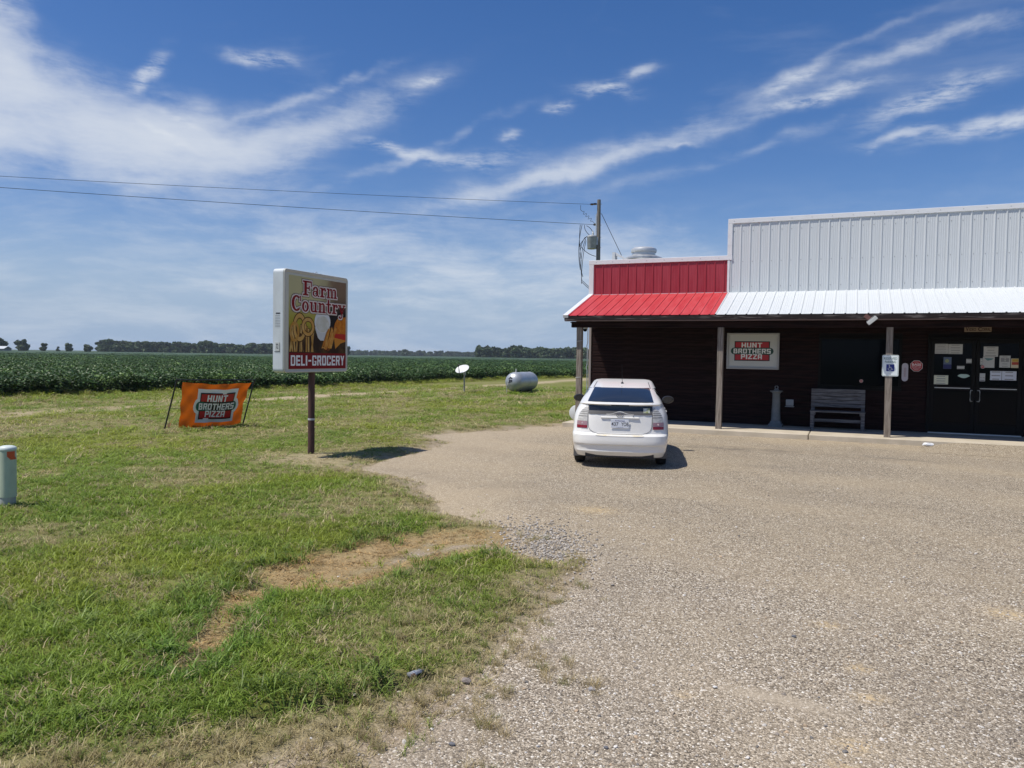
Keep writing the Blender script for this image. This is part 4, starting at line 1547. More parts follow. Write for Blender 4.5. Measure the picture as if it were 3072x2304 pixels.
def arc(cx, cy, rx, ry, a0, a1, tx, ty, n=10):
    """ring pieces with side thickness tx and top thickness ty"""
    out = []
    for i in range(n):
        q = []
        for k in (0, 1):
            a = rad(a0 + (a1 - a0) * (i + k) / n)
            q.append((cx + rx * math.cos(a), cy + ry * math.sin(a)))
            q.append((cx + (rx - tx) * math.cos(a), cy + (ry - ty) * math.sin(a)))
        out.append([q[0], q[2], q[3], q[1]])
    return out


def disc(cx, cy, r, n=10, ry=None):
    return [(cx + r * math.cos(2 * math.pi * i / n), cy + (ry or r) * math.sin(2 * math.pi * i / n)) for i in range(n)]


s_ = .23
BLOCK = {
    'H': [rect(0, 0, s_, 1), rect(.75 - s_, 0, .75, 1), rect(s_, .38, .75 - s_, .60)],
    'U': [rect(0, 0, s_, 1), rect(.75 - s_, 0, .75, 1), rect(s_, 0, .75 - s_, .2)],
    'N': [rect(0, 0, s_, 1), rect(.75 - s_, 0, .75, 1), [(s_, 1), (s_, .62), (.75 - s_, 0), (.75 - s_, .38)]],
    'T': [rect(0, .8, .75, 1), rect(.375 - s_ / 2, 0, .375 + s_ / 2, .8)],
    'B': [rect(0, 0, s_, 1), rect(s_, .82, .66, 1), rect(s_, .42, .68, .58), rect(s_, 0, .70, .18), rect(.68 - s_, .58, .70, .82), rect(.75 - s_, .18, .75, .42)],
    'R': [rect(0, 0, s_, 1), rect(s_, .8, .72, 1), rect(s_, .40, .70, .58), rect(.75 - s_, .58, .75, .82), [(.38, .40), (.62, .40), (.78, 0), (.53, 0)]],
    'O': [rect(0, .06, s_, .94), rect(.75 - s_, .06, .75, .94), rect(.05, 0, .70, .2), rect(.05, .8, .70, 1)],
    'E': [rect(0, 0, s_, 1), rect(s_, .8, .7, 1), rect(s_, .41, .64, .59), rect(s_, 0, .7, .2)],
    'S': [rect(0, .8, .75, 1), rect(0, .41, .75, .6), rect(0, 0, .75, .2), rect(0, .6, s_, .8), rect(.75 - s_, .2, .75, .41)],
    'P': [rect(0, 0, s_, 1), rect(s_, .8, .72, 1), rect(s_, .36, .72, .56), rect(.75 - s_, .56, .75, .8)],
    'I': [rect(0, 0, s_ + .03, 1)],
    'Z': [rect(0, .8, .72, 1), rect(0, 0, .72, .2), [(0, .2), (.27, .2), (.72, .8), (.45, .8)]],
    'A': [rect(0, 0, s_, .95), rect(.75 - s_, 0, .75, .95), rect(.04, .8, .71, 1), rect(s_, .32, .75 - s_, .5)],
    'D': [rect(0, 0, s_, 1), rect(s_, .84, .66, 1), rect(s_, 0, .66, .16), rect(.75 - s_, .07, .75, .93)],
    'L': [rect(0, 0, s_, 1), rect(s_, 0, .66, .17)],
    'G': [rect(0, .06, s_, .94), rect(.05, .84, .70, 1), rect(.05, 0, .70, .16), rect(.75 - s_, .68, .75, .94), rect(.75 - s_, .06, .75, .46), rect(.40, .34, .75 - s_, .46)],
    'C': [rect(0, .06, s_, .94), rect(.05, .84, .70, 1), rect(.05, 0, .70, .16), rect(.75 - s_, .64, .75, .94), rect(.75 - s_, .06, .75, .36)],
    'Y': [rect(.375 - s_ / 2, 0, .375 + s_ / 2, .42), [(0, 1), (.24, 1), (.49, .40), (.26, .40)], [(.51, 1), (.75, 1), (.49, .40), (.26, .40)]],
    '-': [rect(.05, .40, .55, .56)],
}
WID = {'I': .26, '-': .6, 'L': .66, 'E': .70, 'Z': .72}
SERIF = {
    'F': [rect(.16, 0, .40, 1), rect(.04, 0, .54, .11), rect(.04, .89, .86, 1), [(.76, .93), (.86, .93), (.86, .60), (.79, .60)], rect(.40, .46, .62, .57), rect(.58, .34, .67, .70)],
    'a': arc(.30, .46, .25, .23, 0, 150, .17, .09) + [rect(.38, .08, .55, .48), rect(.50, 0, .66, .10), disc(.13, .50, .085)] + arc(.27, .20, .25, .205, 0, 360, .13, .07, 16),
    'r': [rect(.12, 0, .32, .66), rect(.02, 0, .46, .10), rect(.02, .58, .20, .68), disc(.52, .52, .095)] + arc(.46, .46, .20, .22, 60, 180, .1, .09),
    'm': [rect(.10, 0, .28, .66), rect(.02, 0, .36, .10), rect(.02, .58, .20, .68), rect(.46, 0, .63, .50), rect(.40, 0, .70, .10), rect(.80, 0, .97, .50), rect(.74, 0, 1.06, .10)] + arc(.44, .46, .19, .22, 0, 150, .15, .10) + arc(.78, .46, .19, .22, 0, 150, .15, .10),
    'C': arc(.46, .5, .44, .52, 50, 310, .24, .12, 20) + [rect(.74, .64, .84, 1.0), [(.66, .20), (.80, .26), (.72, .10), (.60, .10)]],
    'o': arc(.33, .33, .32, .35, 0, 360, .19, .09, 20),
    'u': [rect(.10, .16, .28, .66), rect(.02, .58, .28, .68), rect(.48, 0, .66, .66), rect(.40, .58, .66, .68), rect(.55, 0, .76, .10)] + arc(.34, .20, .24, .21, 180, 320, .17, .10),
    'n': [rect(.10, 0, .28, .66), rect(.02, 0, .36, .10), rect(.02, .58, .20, .68), rect(.48, 0, .66, .48), rect(.40, 0, .74, .10)] + arc(.45, .45, .21, .23, 0, 150, .17, .10),
    't': [rect(.14, .14, .32, .94), rect(.0, .57, .48, .67)] + arc(.34, .17, .20, .18, 180, 330, .16, .10),
    'y': [[(.04, .66), (.24, .66), (.46, .06), (.32, -.02)], [(.56, .66), (.68, .66), (.42, -.10), (.30, -.06)], rect(-.02, .58, .30, .68), rect(.48, .58, .76, .68), disc(.14, -.20, .085)] + arc(.22, -.12, .20, .18, 230, 370, .09, .09),
}
SWID = {'F': .88, 'a': .68, 'r': .62, 'm': 1.08, 'C': .90, 'o': .68, 'u': .78, 'n': .76, 't': .54, 'y': .76}


def layout(s, font, wid, gap=.14, default=.75):
    x, out = 0, []
    for ch in s:
        if ch == ' ':
            x += .5
            continue
        for poly in font[ch]:
            out.append([(x + px, py) for px, py in poly])
        x += wid.get(ch, default) + gap
    return out, x - gap


def fit(polys, width, x0, y0, w, h):
    """unit-height glyph polygons into a box"""
    return [[(x0 + px / width * w, y0 + py * h) for px, py in p_] for p_ in polys]


def grow(poly, e):
    cx = sum(p_[0] for p_ in poly) / len(poly)
    cy = sum(p_[1] for p_ in poly) / len(poly)
    out = []
    for x, y in poly:
        dx, dy = x - cx, y - cy
        if len(poly) == 4:
            k = (math.copysign(e, dx) if abs(dx) > 1e-6 else 0, math.copysign(e, dy) if abs(dy) > 1e-6 else 0)
        else:
            L_ = math.hypot(dx, dy) or 1
            k = (dx / L_ * e, dy / L_ * e)
        out.append((x + k[0], y + k[1]))
    return out


def text_polys(s, x, y, w, h, bold=0.0):
    """flat type from the built-in font, fitted into the box centred at x, y"""
    cu = bpy.data.curves.new('type', 'FONT')
    cu.body = s
    cu.offset = bold
    ob = bpy.data.objects.new('type', cu)
    COL.objects.link(ob)
    dg = bpy.context.evaluated_depsgraph_get()
    me = bpy.data.meshes.new_from_object(ob.evaluated_get(dg))
    V = [(v.co.x, v.co.y) for v in me.vertices]
    F = [tuple(p_.vertices) for p_ in me.polygons]
    bpy.data.objects.remove(ob)
    bpy.data.curves.remove(cu)
    bpy.data.meshes.remove(me)
    xs = [v[0] for v in V]
    ys = [v[1] for v in V]
    sx, sy = w / (max(xs) - min(xs)), h / (max(ys) - min(ys))
    mx, my = (max(xs) + min(xs)) / 2, (max(ys) + min(ys)) / 2
    V = [(x + (a - mx) * sx, y + (b_ - my) * sy) for a, b_ in V]
    return [[V[i] for i in f_] for f_ in F]


def flat(polys, fn, off, step=0.00025, max_edge=None):
    """polygons in sheet coordinates to a mesh just proud of the sheet; fn(u, v, d) -> xyz"""
    mb = MB()
    for i, p_ in enumerate(polys):
        d = off + (i % 7) * step
        mb.add([fn(u, v, d) for u, v in p_], [tuple(range(len(p_)))])
    return mb


def front(x, y, z):
    """sheet facing -Y"""
    return lambda u, v, d: (x + u, y - d, z + v)


def capsule(x0, x1, r, n=8):
    pts = [(x1 + r * math.cos(rad(-90 + 180 * i / n)), r * math.sin(rad(-90 + 180 * i / n))) for i in range(n + 1)]
    pts += [(x0 + r * math.cos(rad(90 + 180 * i / n)), r * math.sin(rad(90 + 180 * i / n))) for i in range(n + 1)]
    return pts


def pizza_logo(parent, fn, w, outline=None, band=None):
    """red, green and white three-word badge, w = width of the red block"""
    def sc(polys):
        return [[(x * w, y * w) for x, y in p_] for p_ in polys]

    def dens(polys, n=6):
        out = []
        for p_ in polys:
            q = []
            for (x0, y0), (x1, y1) in zip(p_, p_[1:] + p_[:1]):
                for i in range(n):
                    q.append((x0 + (x1 - x0) * i / n, y0 + (y1 - y0) * i / n))
            out.append(q)
        return out
    if outline:
        e = outline
        for i, q in enumerate(([rect(-.5 - e, -.288 - e, .5 + e, .288 + e)], [capsule(-.505, .505, .10 + e)])):
            flat(sc(q if i else strips(q[0])), fn, .0012 + i * .0006, 0).build('logo_outline', letter_white, parent)
    flat(sc(strips(rect(-.5, -.288, .5, .288))), fn, .003, 0).build('logo_ground', logo_black, parent)
    flat(sc([capsule(-.505, .505, .10)]), fn, .0036, 0).build('logo_band', band or logo_green, parent)
    flat(sc(strips(rect(-.472, .105, .472, .262))), fn, .0042, 0).build('logo_block', logo_red, parent)
    flat(sc(strips(rect(-.472, -.262, .472, -.105))), fn, .0042, 0).build('logo_block', logo_red, parent)
    L_ = []
    for s, x0, x1, y0, h in (('HUNT', -.30, .28, .105, .140), ('BROTHERS', -.525, .525, -.070, .140), ('PIZZA', -.31, .285, -.235, .145)):
        po, wd = layout(s, BLOCK, WID)
        L_ += fit(po, wd, x0, y0, x1 - x0, h)
    flat(sc(L_), fn, .0050, .0003).build('lettering', letter_white, parent)


def strips(r_, n=22):
    """a rectangle cut into upright strips so that it can follow a curved sheet"""
    x0, y0 = r_[0]
    x1, y1 = r_[2]
    out = []
    for i in range(n):
        a, c_ = x0 + (x1 - x0) * i / n, x0 + (x1 - x0) * (i + 1) / n
        for j in range(3):
            y_a, y_b = y0 + (y1 - y0) * j / 3, y0 + (y1 - y0) * (j + 1) / 3
            out.append(rect(a, y_a, c_, y_b))
    return out


# ------------------------------------------------------------------ things on and around the porch
WY = 22.674       # face of the boards

# framed pizza sign
ps = thing('wall_sign', 'framed white pizza sign with red and green badge on dark wall', 'sign', (-2.45, WY, 2.20))
m = MB()
for (x0, x1, z0, z1) in ((-.71, .71, .46, .51), (-.71, .71, -.51, -.46), (-.71, -.66, -.459, .459), (.66, .71, -.459, .459)):
    m.box(x0, x1, -.09, 0, z0, z1)
m.build('frame', sign_grey, ps, bevel=.008)
MB().box(-.662, .662, -.045, -.005, -.462, .462).build('face', sign_white, ps)
pizza_logo(ps, lambda u, v, d: (u - .02, -.045 - d, v + .0), .96)

# bench
be = thing('bench', 'weathered grey slatted wooden bench on the walkway under the window', 'bench', (-.20, 21.88, .13))
for i in range(4):
    MB().box(-.67, .67, .02 + i * .115, .02 + i * .115 + .10, .465, .50).build('slat', bench_m, be, bevel=.005)
for i in range(5):
    z = .59 + i * .098
    y = .46 + i * .022
    MB().obox((0, y, z + .043), (.665, 0, 0), (0, .016, -.004), (0, .010, .044)).build('slat', bench_m, be, bevel=.005)
for sx_ in (-1, 1):
    MB().box(sx_ * .615 - .045, sx_ * .615 + .045, .03, .08, 0, .463).build('leg', bench_m, be, bevel=.005)
    MB().obox((sx_ * .615, .49, .53), (.045, 0, 0), (0, .022, -.004), (0, .10, .53)).build('leg', bench_m, be, bevel=.005)
    MB().box(sx_ * .56 - .02, sx_ * .56 + .02, .02, .47, .39, .464).build('bearer', bench_m, be, bevel=.004)
MB().box(-.57, .57, .22, .26, .20, .28).build('stretcher', bench_m, be, bevel=.005)

# pedestal
stone_m = M('grey_cast_stone', (.19, .205, .205), .85, col2=(.14, .155, .155), scale=6, bump=.2)
pe = thing('stone_pedestal', 'waist high tapered grey pedestal with ring top against the wall', 'pedestal', (-1.76, 22.30, .13))
MB().box(-.185, .185, -.185, .185, 0, .07).lathe([(.225, .07), (.19, .14), (.165, .165)], (0, 0, 0), 4, rot=rad(45)).build('base', stone_m, pe, bevel=.006)
MB().lathe([(.125, .166), (.118, .3), (.098, .90), (.115, .93), (.145, .955)], (0, 0, 0), 20).build('shaft', stone_m, pe, smooth=True)
MB().lathe([(.165, .956), (.165, .985), (.08, .99), (.06, 1.02), (.06, 1.035)], (0, 0, 0), 20).build('cap', stone_m, pe, smooth=True)
MB().tube([(.04 * math.cos(a), 0, 1.078 + .04 * math.sin(a)) for a in [2 * math.pi * i / 14 for i in range(15)]], .014, 8).build('ring', stone_m, pe, smooth=True)

# small covered box on the wall
bx = thing('outlet_box', 'small grey covered box on the wall beside the pedestal', 'box', (-1.43, WY, .78))
MB().box(-.10, .10, -.05, 0, -.08, .09).build('housing', M('grey_box', (.38, .40, .41), .6), bx, bevel=.01)
MB().box(-.075, .075, -.058, -.0505, -.055, .065).build('cover', M('box_cover', (.30, .33, .34), .5), bx, bevel=.006)
MB().box(-.12, .12, -.09, 0, -.115, -.095).build('ledge', M('grey_box', (.4, .4, .4)), bx, bevel=.004)

# reserved parking sign on its post
rs = thing('parking_sign', 'white reserved parking sign with blue wheelchair symbol on porch post', 'sign', (.955, 20.60, 1.865))
m = MB()


def rrect(w, h, r, n=5):
    pts = []
    for cx, cy, a0 in ((w - r, h - r, 0), (-w + r, h - r, 90), (-w + r, -h + r, 180), (w - r, -h + r, 270)):
        for i in range(n + 1):
            a = rad(a0 + 90 * i / n)
            pts.append((cx + r * math.cos(a), cy + r * math.sin(a)))
    return pts


m.extrude(rrect(.178, .255, .03), -.012, -.008, lambda p_, q_, s: (p_, s, q_))
m.build('plate', M('reflective_white', (.80, .86, .84), .35), rs)
green_m = M('sign_green', (.01, .10, .06), .5)
o_, i_ = rrect(.166, .243, .024), rrect(.160, .237, .02)
fl = [[o_[k], o_[(k + 1) % len(o_)], i_[(k + 1) % len(o_)], i_[k]] for k in range(len(o_))]
flat(fl, lambda u, v, d: (u, -.012 - d, v), .0006, 0).build('border', green_m, rs)
flat(text_polys('RESERVED', 0, .17, .285, .058, .006) + text_polys('PARKING', 0, .088, .24, .058, .006), lambda u, v, d: (u, -.012 - d, v), .0006, 0).build('lettering', green_m, rs)
blue = M('sign_blue', (.01, .025, .22), .4)
flat([rrect(.087, .083, .008)], lambda u, v, d: (u, -.012 - d, v - .052), .0006, 0).build('symbol_ground', blue, rs)
wc = arc(-.008, -.022, .046, .046, 150, 385, .013, .013, 14) + [disc(-.022, .058, .012), [(-.030, .045), (-.014, .045), (-.010, -.010), (-.024, -.010)], rect(-.02, .012, .022, .022), [(-.022, -.008), (.028, -.008), (.028, .003), (-.022, .003)], [(.020, .0), (.032, .0), (.052, -.045), (.040, -.050)], [(.040, -.050), (.062, -.042), (.062, -.034), (.046, -.038)]]
flat(wc, lambda u, v, d: (u, -.012 - d, v - .052), .0012, .0002).build('wheelchair_symbol', sign_white, rs)
MB().lathe([(.009, 0), (.009, .004)], (0, -.018, -.205), 8, 'y').lathe([(.009, 0), (.009, .004)], (0, -.018, .228), 8, 'y').build('bolt', grey_plastic, rs)

# red octagon security sign
oc = thing('security_sign', 'red octagonal security sign with white rim on dark wall', 'sign', (1.665, WY, 1.86))
octg = [(.155 * math.cos(rad(22.5 + 45 * i)), .155 * math.sin(rad(22.5 + 45 * i))) for i in range(8)]
MB().extrude(octg, -.008, 0, lambda p_, q_, s: (p_, s, q_)).build('plate', sign_white, oc)
flat([[(x * .92, y * .92) for x, y in octg]], lambda u, v, d: (u, -.008 - d, v), .0008, 0).build('face', logo_red, oc)
flat(text_polys('BASS', 0, .035, .21, .062, .02) + text_polys('SECURITY INC.', 0, -.028, .22, .028, .01) + text_polys('PROTECTED BY', 0, .10, .10, .014, .01) + text_polys('MONITORED 24 HR', 0, -.07, .15, .016, .01) + text_polys('WARNING', 0, -.10, .11, .014, .01),
     lambda u, v, d: (u, -.008 - d, v), .0014, 0).build('lettering', letter_white, oc)

# thermometer plaque
th = thing('thermometer', 'tall white thermometer plaque with rounded ends beside the octagonal sign', 'thermometer', (1.40, WY, 1.69))
MB().extrude([(y, x) for x, y in capsule(-.165, .165, .075)], -.012, 0, lambda p_, q_, s: (p_, s, q_)).build('plate', M('faded_white', (.55, .52, .58), .5), th)
MB().tube([(0, -.016, -.12), (0, -.016, .12)], .006, 6).build('tube', M('thermo_red', (.35, .1, .14), .4), th)
flat([rect(-.035, -.12 + i * .02, -.014, -.116 + i * .02) for i in range(12)] + [rect(.014, -.12 + i * .02, .035, -.116 + i * .02) for i in range(12)], lambda u, v, d: (u, -.012 - d, v), .0008, 0).build('scale_marks', ink_soft, th)

# hand lettered board above the door
vs = thing('name_board', 'small tan wooden name board above the double door', 'sign', (3.02, WY, 2.82))
MB().box(-.30, .30, -.02, 0, -.07, .075).build('board', M('tan_board', (.30, .22, .15), .7, col2=(.22, .16, .11), scale=8, stretch=(.4, 4, 4)), vs, bevel=.004)
flat(text_polys('V', -.235, .0, .075, .11, .03) + text_polys('IDEO', -.115, -.008, .15, .075, .025) + text_polys('C', .045, .0, .08, .11, .03) + text_polys('ORRAL', .185, -.008, .19, .075, .025), lambda u, v, d: (u, -.020 - d, v), .0015, 0).build('lettering', M('dark_brown_letter', (.03, .012, .010), .6), vs)
flat([rect(-.28, -.062, .28, -.050)], lambda u, v, d: (u, -.020 - d, v), .0008, 0).build('underline', M('pale_wood_line', (.40, .33, .25), .6), vs)

# security camera, floodlight
sc_ = thing('dome_camera', 'small white dome security camera under the porch corner', 'camera', (-7.06, 21.55, 2.93))
MB().lathe([(.075, 0), (.075, -.05), (.065, -.12), (.068, -.15)], (0, 0, 0), 16).build('housing', sign_white, sc_, smooth=True)
MB().lathe([(.06, -.15), (.058, -.18), (.045, -.21), (.02, -.225)], (0, 0, 0), 16).build('dome', glass_dark, sc_, smooth=True)
fl_ = thing('floodlight', 'white finned floodlight tilted below the awning edge', 'floodlight', (.42, 20.33, 3.03))
MB().obox((.0, -.03, -.02), (.06, 0, -.05), (0, .03, 0), (.03, 0, .04)).build('mount', M('brown_mount', (.14, .06, .05), .6), fl_, bevel=.005)
dv = Vector((.10, 0, .085)).normalized()
pv = Vector((.085, 0, -.10)).normalized()
MB().obox((.10, -.09, -.10), dv * .125, (0, .055, 0), pv * .045).build('housing', sign_white, fl_, bevel=.008)
m = MB()
for k in range(7):
    m.obox(Vector((.10, -.09, -.10)) + dv * (-.1 + k * .033) - pv * .056, dv * .006, (0, .05, 0), pv * .012)
m.build('fin', alu, fl_)
MB().obox(Vector((.10, -.09, -.10)) + pv * .048, dv * .11, (0, .045, 0), pv * .004).build('lens', glass_dark, fl_)


# papers taped to the doors
def notice(name, label, cat, x0, z1, x1, z0, mat, lines=None, y=22.664, extra=None, shape=None):
    cx, cz = (x0 + x1) / 2, (z0 + z1) / 2
    w, h = (x1 - x0) / 2, (z1 - z0) / 2
    n = thing(name, label, cat, (cx, y, cz), group='notices on the doors')
    if shape:
        MB().extrude(shape, -.003, 0, lambda p_, q_, s: (p_, s, q_)).build('sheet', mat, n)
    else:
        MB().box(-w, w, -.003, 0, -h, h).build('sheet', mat, n)
    fn = lambda u, v, d: (u, -.003 - d, v)
    if lines:
        rg_ = random.Random(int(x0 * 100 + z1 * 10))
        po = []
        for i in range(lines):
            zz = h * (.78 - 1.56 * i / max(1, lines - 1))
            ww = w * rg_.uniform(.45, .82)
            po.append(rect(-ww, zz - h * .28 / lines, ww, zz + h * .28 / lines))
        flat(po, fn, .0008, 0).build('print_lines', ink_soft, n)
    if extra:
        extra(n, w, h, fn)
    return n


GY_ = 22.671


def two_blocks(n, w, h, fn):
    flat([rect(-.75 * w, .05 * h, -.08 * w, .6 * h), rect(.12 * w, .05 * h, .72 * w, .6 * h)], fn, .0012, 0).build('printed_picture', ink_soft, n)


def map_block(n, w, h, fn):
    flat([[(-.8 * w, .78 * h), (.85 * w, .72 * h), (.5 * w, .45 * h), (-.2 * w, .28 * h)]], fn, .0012, 0).build('printed_picture', M('teal_print', (.12, .24, .25), .7), n)


def food_block(n, w, h, fn):
    flat([rect(-.75 * w, .3 * h, .75 * w, .88 * h)], fn, .0012, 0).build('printed_picture', M('yellow_print', (.55, .36, .05), .6), n)
    flat([rect(-.8 * w, -.35 * h, .8 * w, .25 * h)], fn, .0012, 0).build('printed_band', M('red_print', (.42, .06, .03), .6), n)


def blue_block(n, w, h, fn):
    flat([rect(-w * .98, -h * .98, w * .98, -h * .25)], fn, .0012, 0).build('printed_band', M('navy_print', (.01, .015, .12), .5), n)
    flat([disc(-.1 * w, .35 * h, .5 * w, 12, .32 * h)], fn, .0014, 0).build('printed_emblem', M('olive_print', (.30, .34, .16), .6), n)


def price_block(n, w, h, fn):
    flat(text_polys('$1.19', 0, -.15 * h, 1.5 * w, .30 * h, .02), fn, .0012, 0).build('lettering', ink, n)
    flat([rect(-.8 * w, -.85 * h, .8 * w, -.68 * h)], fn, .0012, 0).build('printed_band', ink, n)


notice('paper_notice', 'white typed sheet at top left of the left door glass', 'notice', 2.055, 2.44, 2.375, 2.185, paper, 6, GY_)
notice('paper_notice', 'white sheet beside another at top of left door, right of the pair', 'notice', 2.38, 2.435, 2.70, 2.182, paper, 4, GY_)
notice('window_sticker', 'blue and olive sticker in the middle of the left door glass', 'sticker', 2.28, 2.10, 2.46, 1.80, M('sticker_blue', (.10, .14, .22), .5), None, GY_, blue_block)
notice('window_sticker', 'small pale sticker at right edge of left door glass', 'sticker', 2.79, 2.06, 2.92, 1.95, paper, 2, GY_)
notice('window_sticker', 'small white label below the blue sticker on the left door', 'sticker', 2.59, 1.88, 2.755, 1.80, paper, 2, GY_)
notice('paper_notice', 'cream notice low on the left door, above the middle rail', 'notice', 2.07, 1.63, 2.40, 1.395, paper_y, 4, GY_)
notice('window_sticker', 'pale green cloud shaped sticker on the left door', 'sticker', 2.62, 1.68, 2.87, 1.57, M('mint', (.45, .60, .54), .6), None, GY_,
       shape=[(.125 * math.cos(a) * (1 + .08 * math.cos(4 * a)), .05 * math.sin(a) * (1 + .12 * math.sin(3 * a))) for a in [2 * math.pi * i / 24 for i in range(24)]])
notice('paper_notice', 'large white typed notice at top of the right door', 'notice', 3.165, 2.38, 3.48, 2.125, paper, 4, GY_)
notice('paper_notice', 'white flyer with teal map under the large notice, right door', 'notice', 3.155, 2.12, 3.41, 1.845, paper, None, GY_, map_block)
notice('paper_notice', 'white flyer with two dark pictures on the right door', 'notice', 3.515, 2.155, 3.75, 1.855, paper, 5, GY_, two_blocks)
notice('window_sticker', 'yellow and red food advert at right edge of the right door', 'sticker', 3.765, 2.085, 3.94, 1.85, M('advert_cream', (.62, .55, .38), .6), None, GY_, food_block)
notice('paper_notice', 'narrower bluish sheet of the lower pair on right door', 'notice', 3.325, 1.765, 3.572, 1.535, paper_b, 3, GY_)
notice('paper_notice', 'wider bluish sheet of the lower pair on right door', 'notice', 3.58, 1.765, 3.89, 1.535, paper_b, 3, GY_)
notice('price_tag', 'small white price label beside the gap between the doors', 'sticker', 3.095, 1.70, 3.215, 1.50, paper, None, GY_ - .02, price_block)
notice('window_sticker', 'narrow upright pale sticker at left edge of the right door', 'sticker', 3.095, 2.08, 3.15, 1.91, M('pale_sticker', (.5, .52, .5), .6), 3, GY_ - .02)
st_r = thing('window_sticker', 'tiny round red and white sticker on right door edge', 'sticker', (3.155, GY_ - .02, 1.865), group='notices on the doors')
MB().extrude(disc(0, 0, .045, 16), -.003, 0, lambda p_, q_, s: (p_, s, q_)).build('sheet', sign_white, st_r)
flat([disc(0, 0, .037, 16)], lambda u, v, d: (u, -.003 - d, v), .0008, 0).build('face', logo_red, st_r)
flat([rect(-.028, -.007, .028, .007)], lambda u, v, d: (u, -.003 - d, v), .0014, 0).build('printed_band', sign_white, st_r)
st_r = thing('window_sticker', 'tiny round red and white sticker low in the window', 'sticker', (.36, 22.693, 1.43))
MB().extrude(disc(0, 0, .045, 16), -.003, 0, lambda p_, q_, s: (p_, s, q_)).build('sheet', sign_white, st_r)
flat([disc(0, 0, .037, 16)], lambda u, v, d: (u, -.003 - d, v), .0008, 0).build('face', logo_red, st_r)
flat([rect(-.028, -.007, .028, .007)], lambda u, v, d: (u, -.003 - d, v), .0014, 0).build('printed_band', sign_white, st_r)

# low dish leaning by the corner post
dl = thing('dish_panel', 'pale oval dish leaning beside the leftmost porch post', 'dish', (-7.03, 20.90, .13), rad(8))
MB().lathe([(.0, 0), (.21, .012), (.25, .03), (.245, .042), (.2, .03), (.0, .02)], (0, 0, 0), 24, 'y', sy=.92).build('reflector', M('pale_dish', (.62, .64, .63), .5), dl, smooth=True, loc=(0, 0, .232))
MB().tube([(0, .02, .232), (.02, .22, .0)], .015, 8).build('stay', galv, dl)

# ------------------------------------------------------------------ parked car
CAR = thing('parked_car', 'white five door hatchback parked nose-in at the store front', 'car', (-3.62, 13.08, 0), rad(14.2))


def cu(xs, ys):
    """smooth curve through points (monotone-ish)"""
    xs, ys = np.array(xs, float), np.array(ys, float)

    def f_(x):
        return float(np.interp(x, xs, ys))
    return f_


YR = cu([.20, .27, .30, .335, .36, .41, .425, .44, .50, .58, .605, .62, .70, .80, .90, .97, 1.04, 1.105, 1.115, 1.128, 1.145, 1.16, 1.25, 1.36, 1.41, 1.45, 1.485, 1.51, 1.525],
        [.12, .05, .030, .035, .030, .020, .004, .0, .004, .012, .045, .075, .085, .092, .102, .112, .125, .135, .105, .085, .092, .13, .46, .92, 1.22, 1.50, 1.78, 2.05, 2.28])
YFn = cu([.20, .30, .45, .60, .75, .85, .95, 1.02, 1.06, 1.2, 1.36, 1.45, 1.50, 1.525], [4.28, 4.40, 4.45, 4.43, 4.36, 4.16, 3.86, 3.58, 3.42, 3.12, 2.86, 2.70, 2.58, 2.42])
HW = cu([.20, .30, .45, .60, .75, .90, .97, 1.04, 1.09, 1.15, 1.25, 1.36, 1.41, 1.45, 1.485, 1.51, 1.525], [.78, .82, .85, .862, .858, .845, .825, .795, .77, .745, .70, .650, .620, .600, .578, .53, .42])
LR = cu([.2, .6, .9, 1.1, 1.16, 1.36, 1.6], [.55, .60, .70, .85, 1.0, 1.1, .8])
NS = cu([.2, .6, .9, 1.1, 1.2, 1.6], [4.2, 3.8, 3.2, 3.2, 3.4, 3.0])
ZR = [.20, .27, .30, .335, .36, .41, .425, .44, .50, .58, .605, .62, .70, .80, .90, .97, 1.04, 1.105, 1.115, 1.128, 1.145, 1.16, 1.205, 1.25, 1.305, 1.36, 1.41, 1.45, 1.485, 1.51, 1.522]


def rear_y(x, z):
    w, n = HW(z), NS(z)
    L_ = min(LR(z), (YFn(z) - YR(z)) * .5)
    q = min(abs(x) / w, 1.0)
    return YR(z) + L_ * (1 - (1 - q ** n) ** (1 / n))


def ring_at(z):
    w, n = HW(z), NS(z)
    a, c_ = YR(z), YFn(z)
    L_ = min(LR(z), (c_ - a) * .5)
    Lf = min(1.0, (c_ - a) * .5)
    pts = []
    T_ = [0, .25, .5, .7, .82, .90, .95, .985, 1.0]
    right = [(w * q, a + L_ * (1 - (1 - q ** n) ** (1 / n))) for q in T_]
    y0, y1 = a + L_, c_ - Lf
    for k in range(1, 8):
        right.append((w, y0 + (y1 - y0) * k / 8))
    nf = 2.6
    right += [(w * q, c_ - Lf * (1 - (1 - q ** nf) ** (1 / nf))) for q in T_[::-1]]
    left = [(-x, y) for x, y in right[1:-1]][::-1]
    return [(x, y, z) for x, y in right + left]


m = MB()
rows = [ring_at(z) for z in ZR]
m.grid(rows, closed=True)
n_ = len(rows[0])
m.add(rows[0], [tuple(range(n_))])
m.add(rows[-1], [tuple(range(n_))])
bodyo = m.build('body', car_white, None, smooth=True, angle=28)
bm = bmesh.new()
bm.from_mesh(bodyo.data)
bmesh.ops.remove_doubles(bm, verts=bm.verts, dist=.0004)
bmesh.ops.recalc_face_normals(bm, faces=bm.faces)
bm.to_mesh(bodyo.data)
bm.free()
cutm = MB()
WH = [(.88, .315), (3.58, .315)]
for (wy, wz) in WH:
    for sx_ in (-1, 1):
        xa, xb = (.60, 1.0) if sx_ > 0 else (-1.0, -.60)
        cutm.lathe([(.355, xa), (.355, xb)], (0, wy, wz), 28, 'x')
cut = cutm.build('cutter', plastic)
bodyo.data.materials.append(plastic)
cut.data.materials.clear()
cut.data.materials.append(plastic)
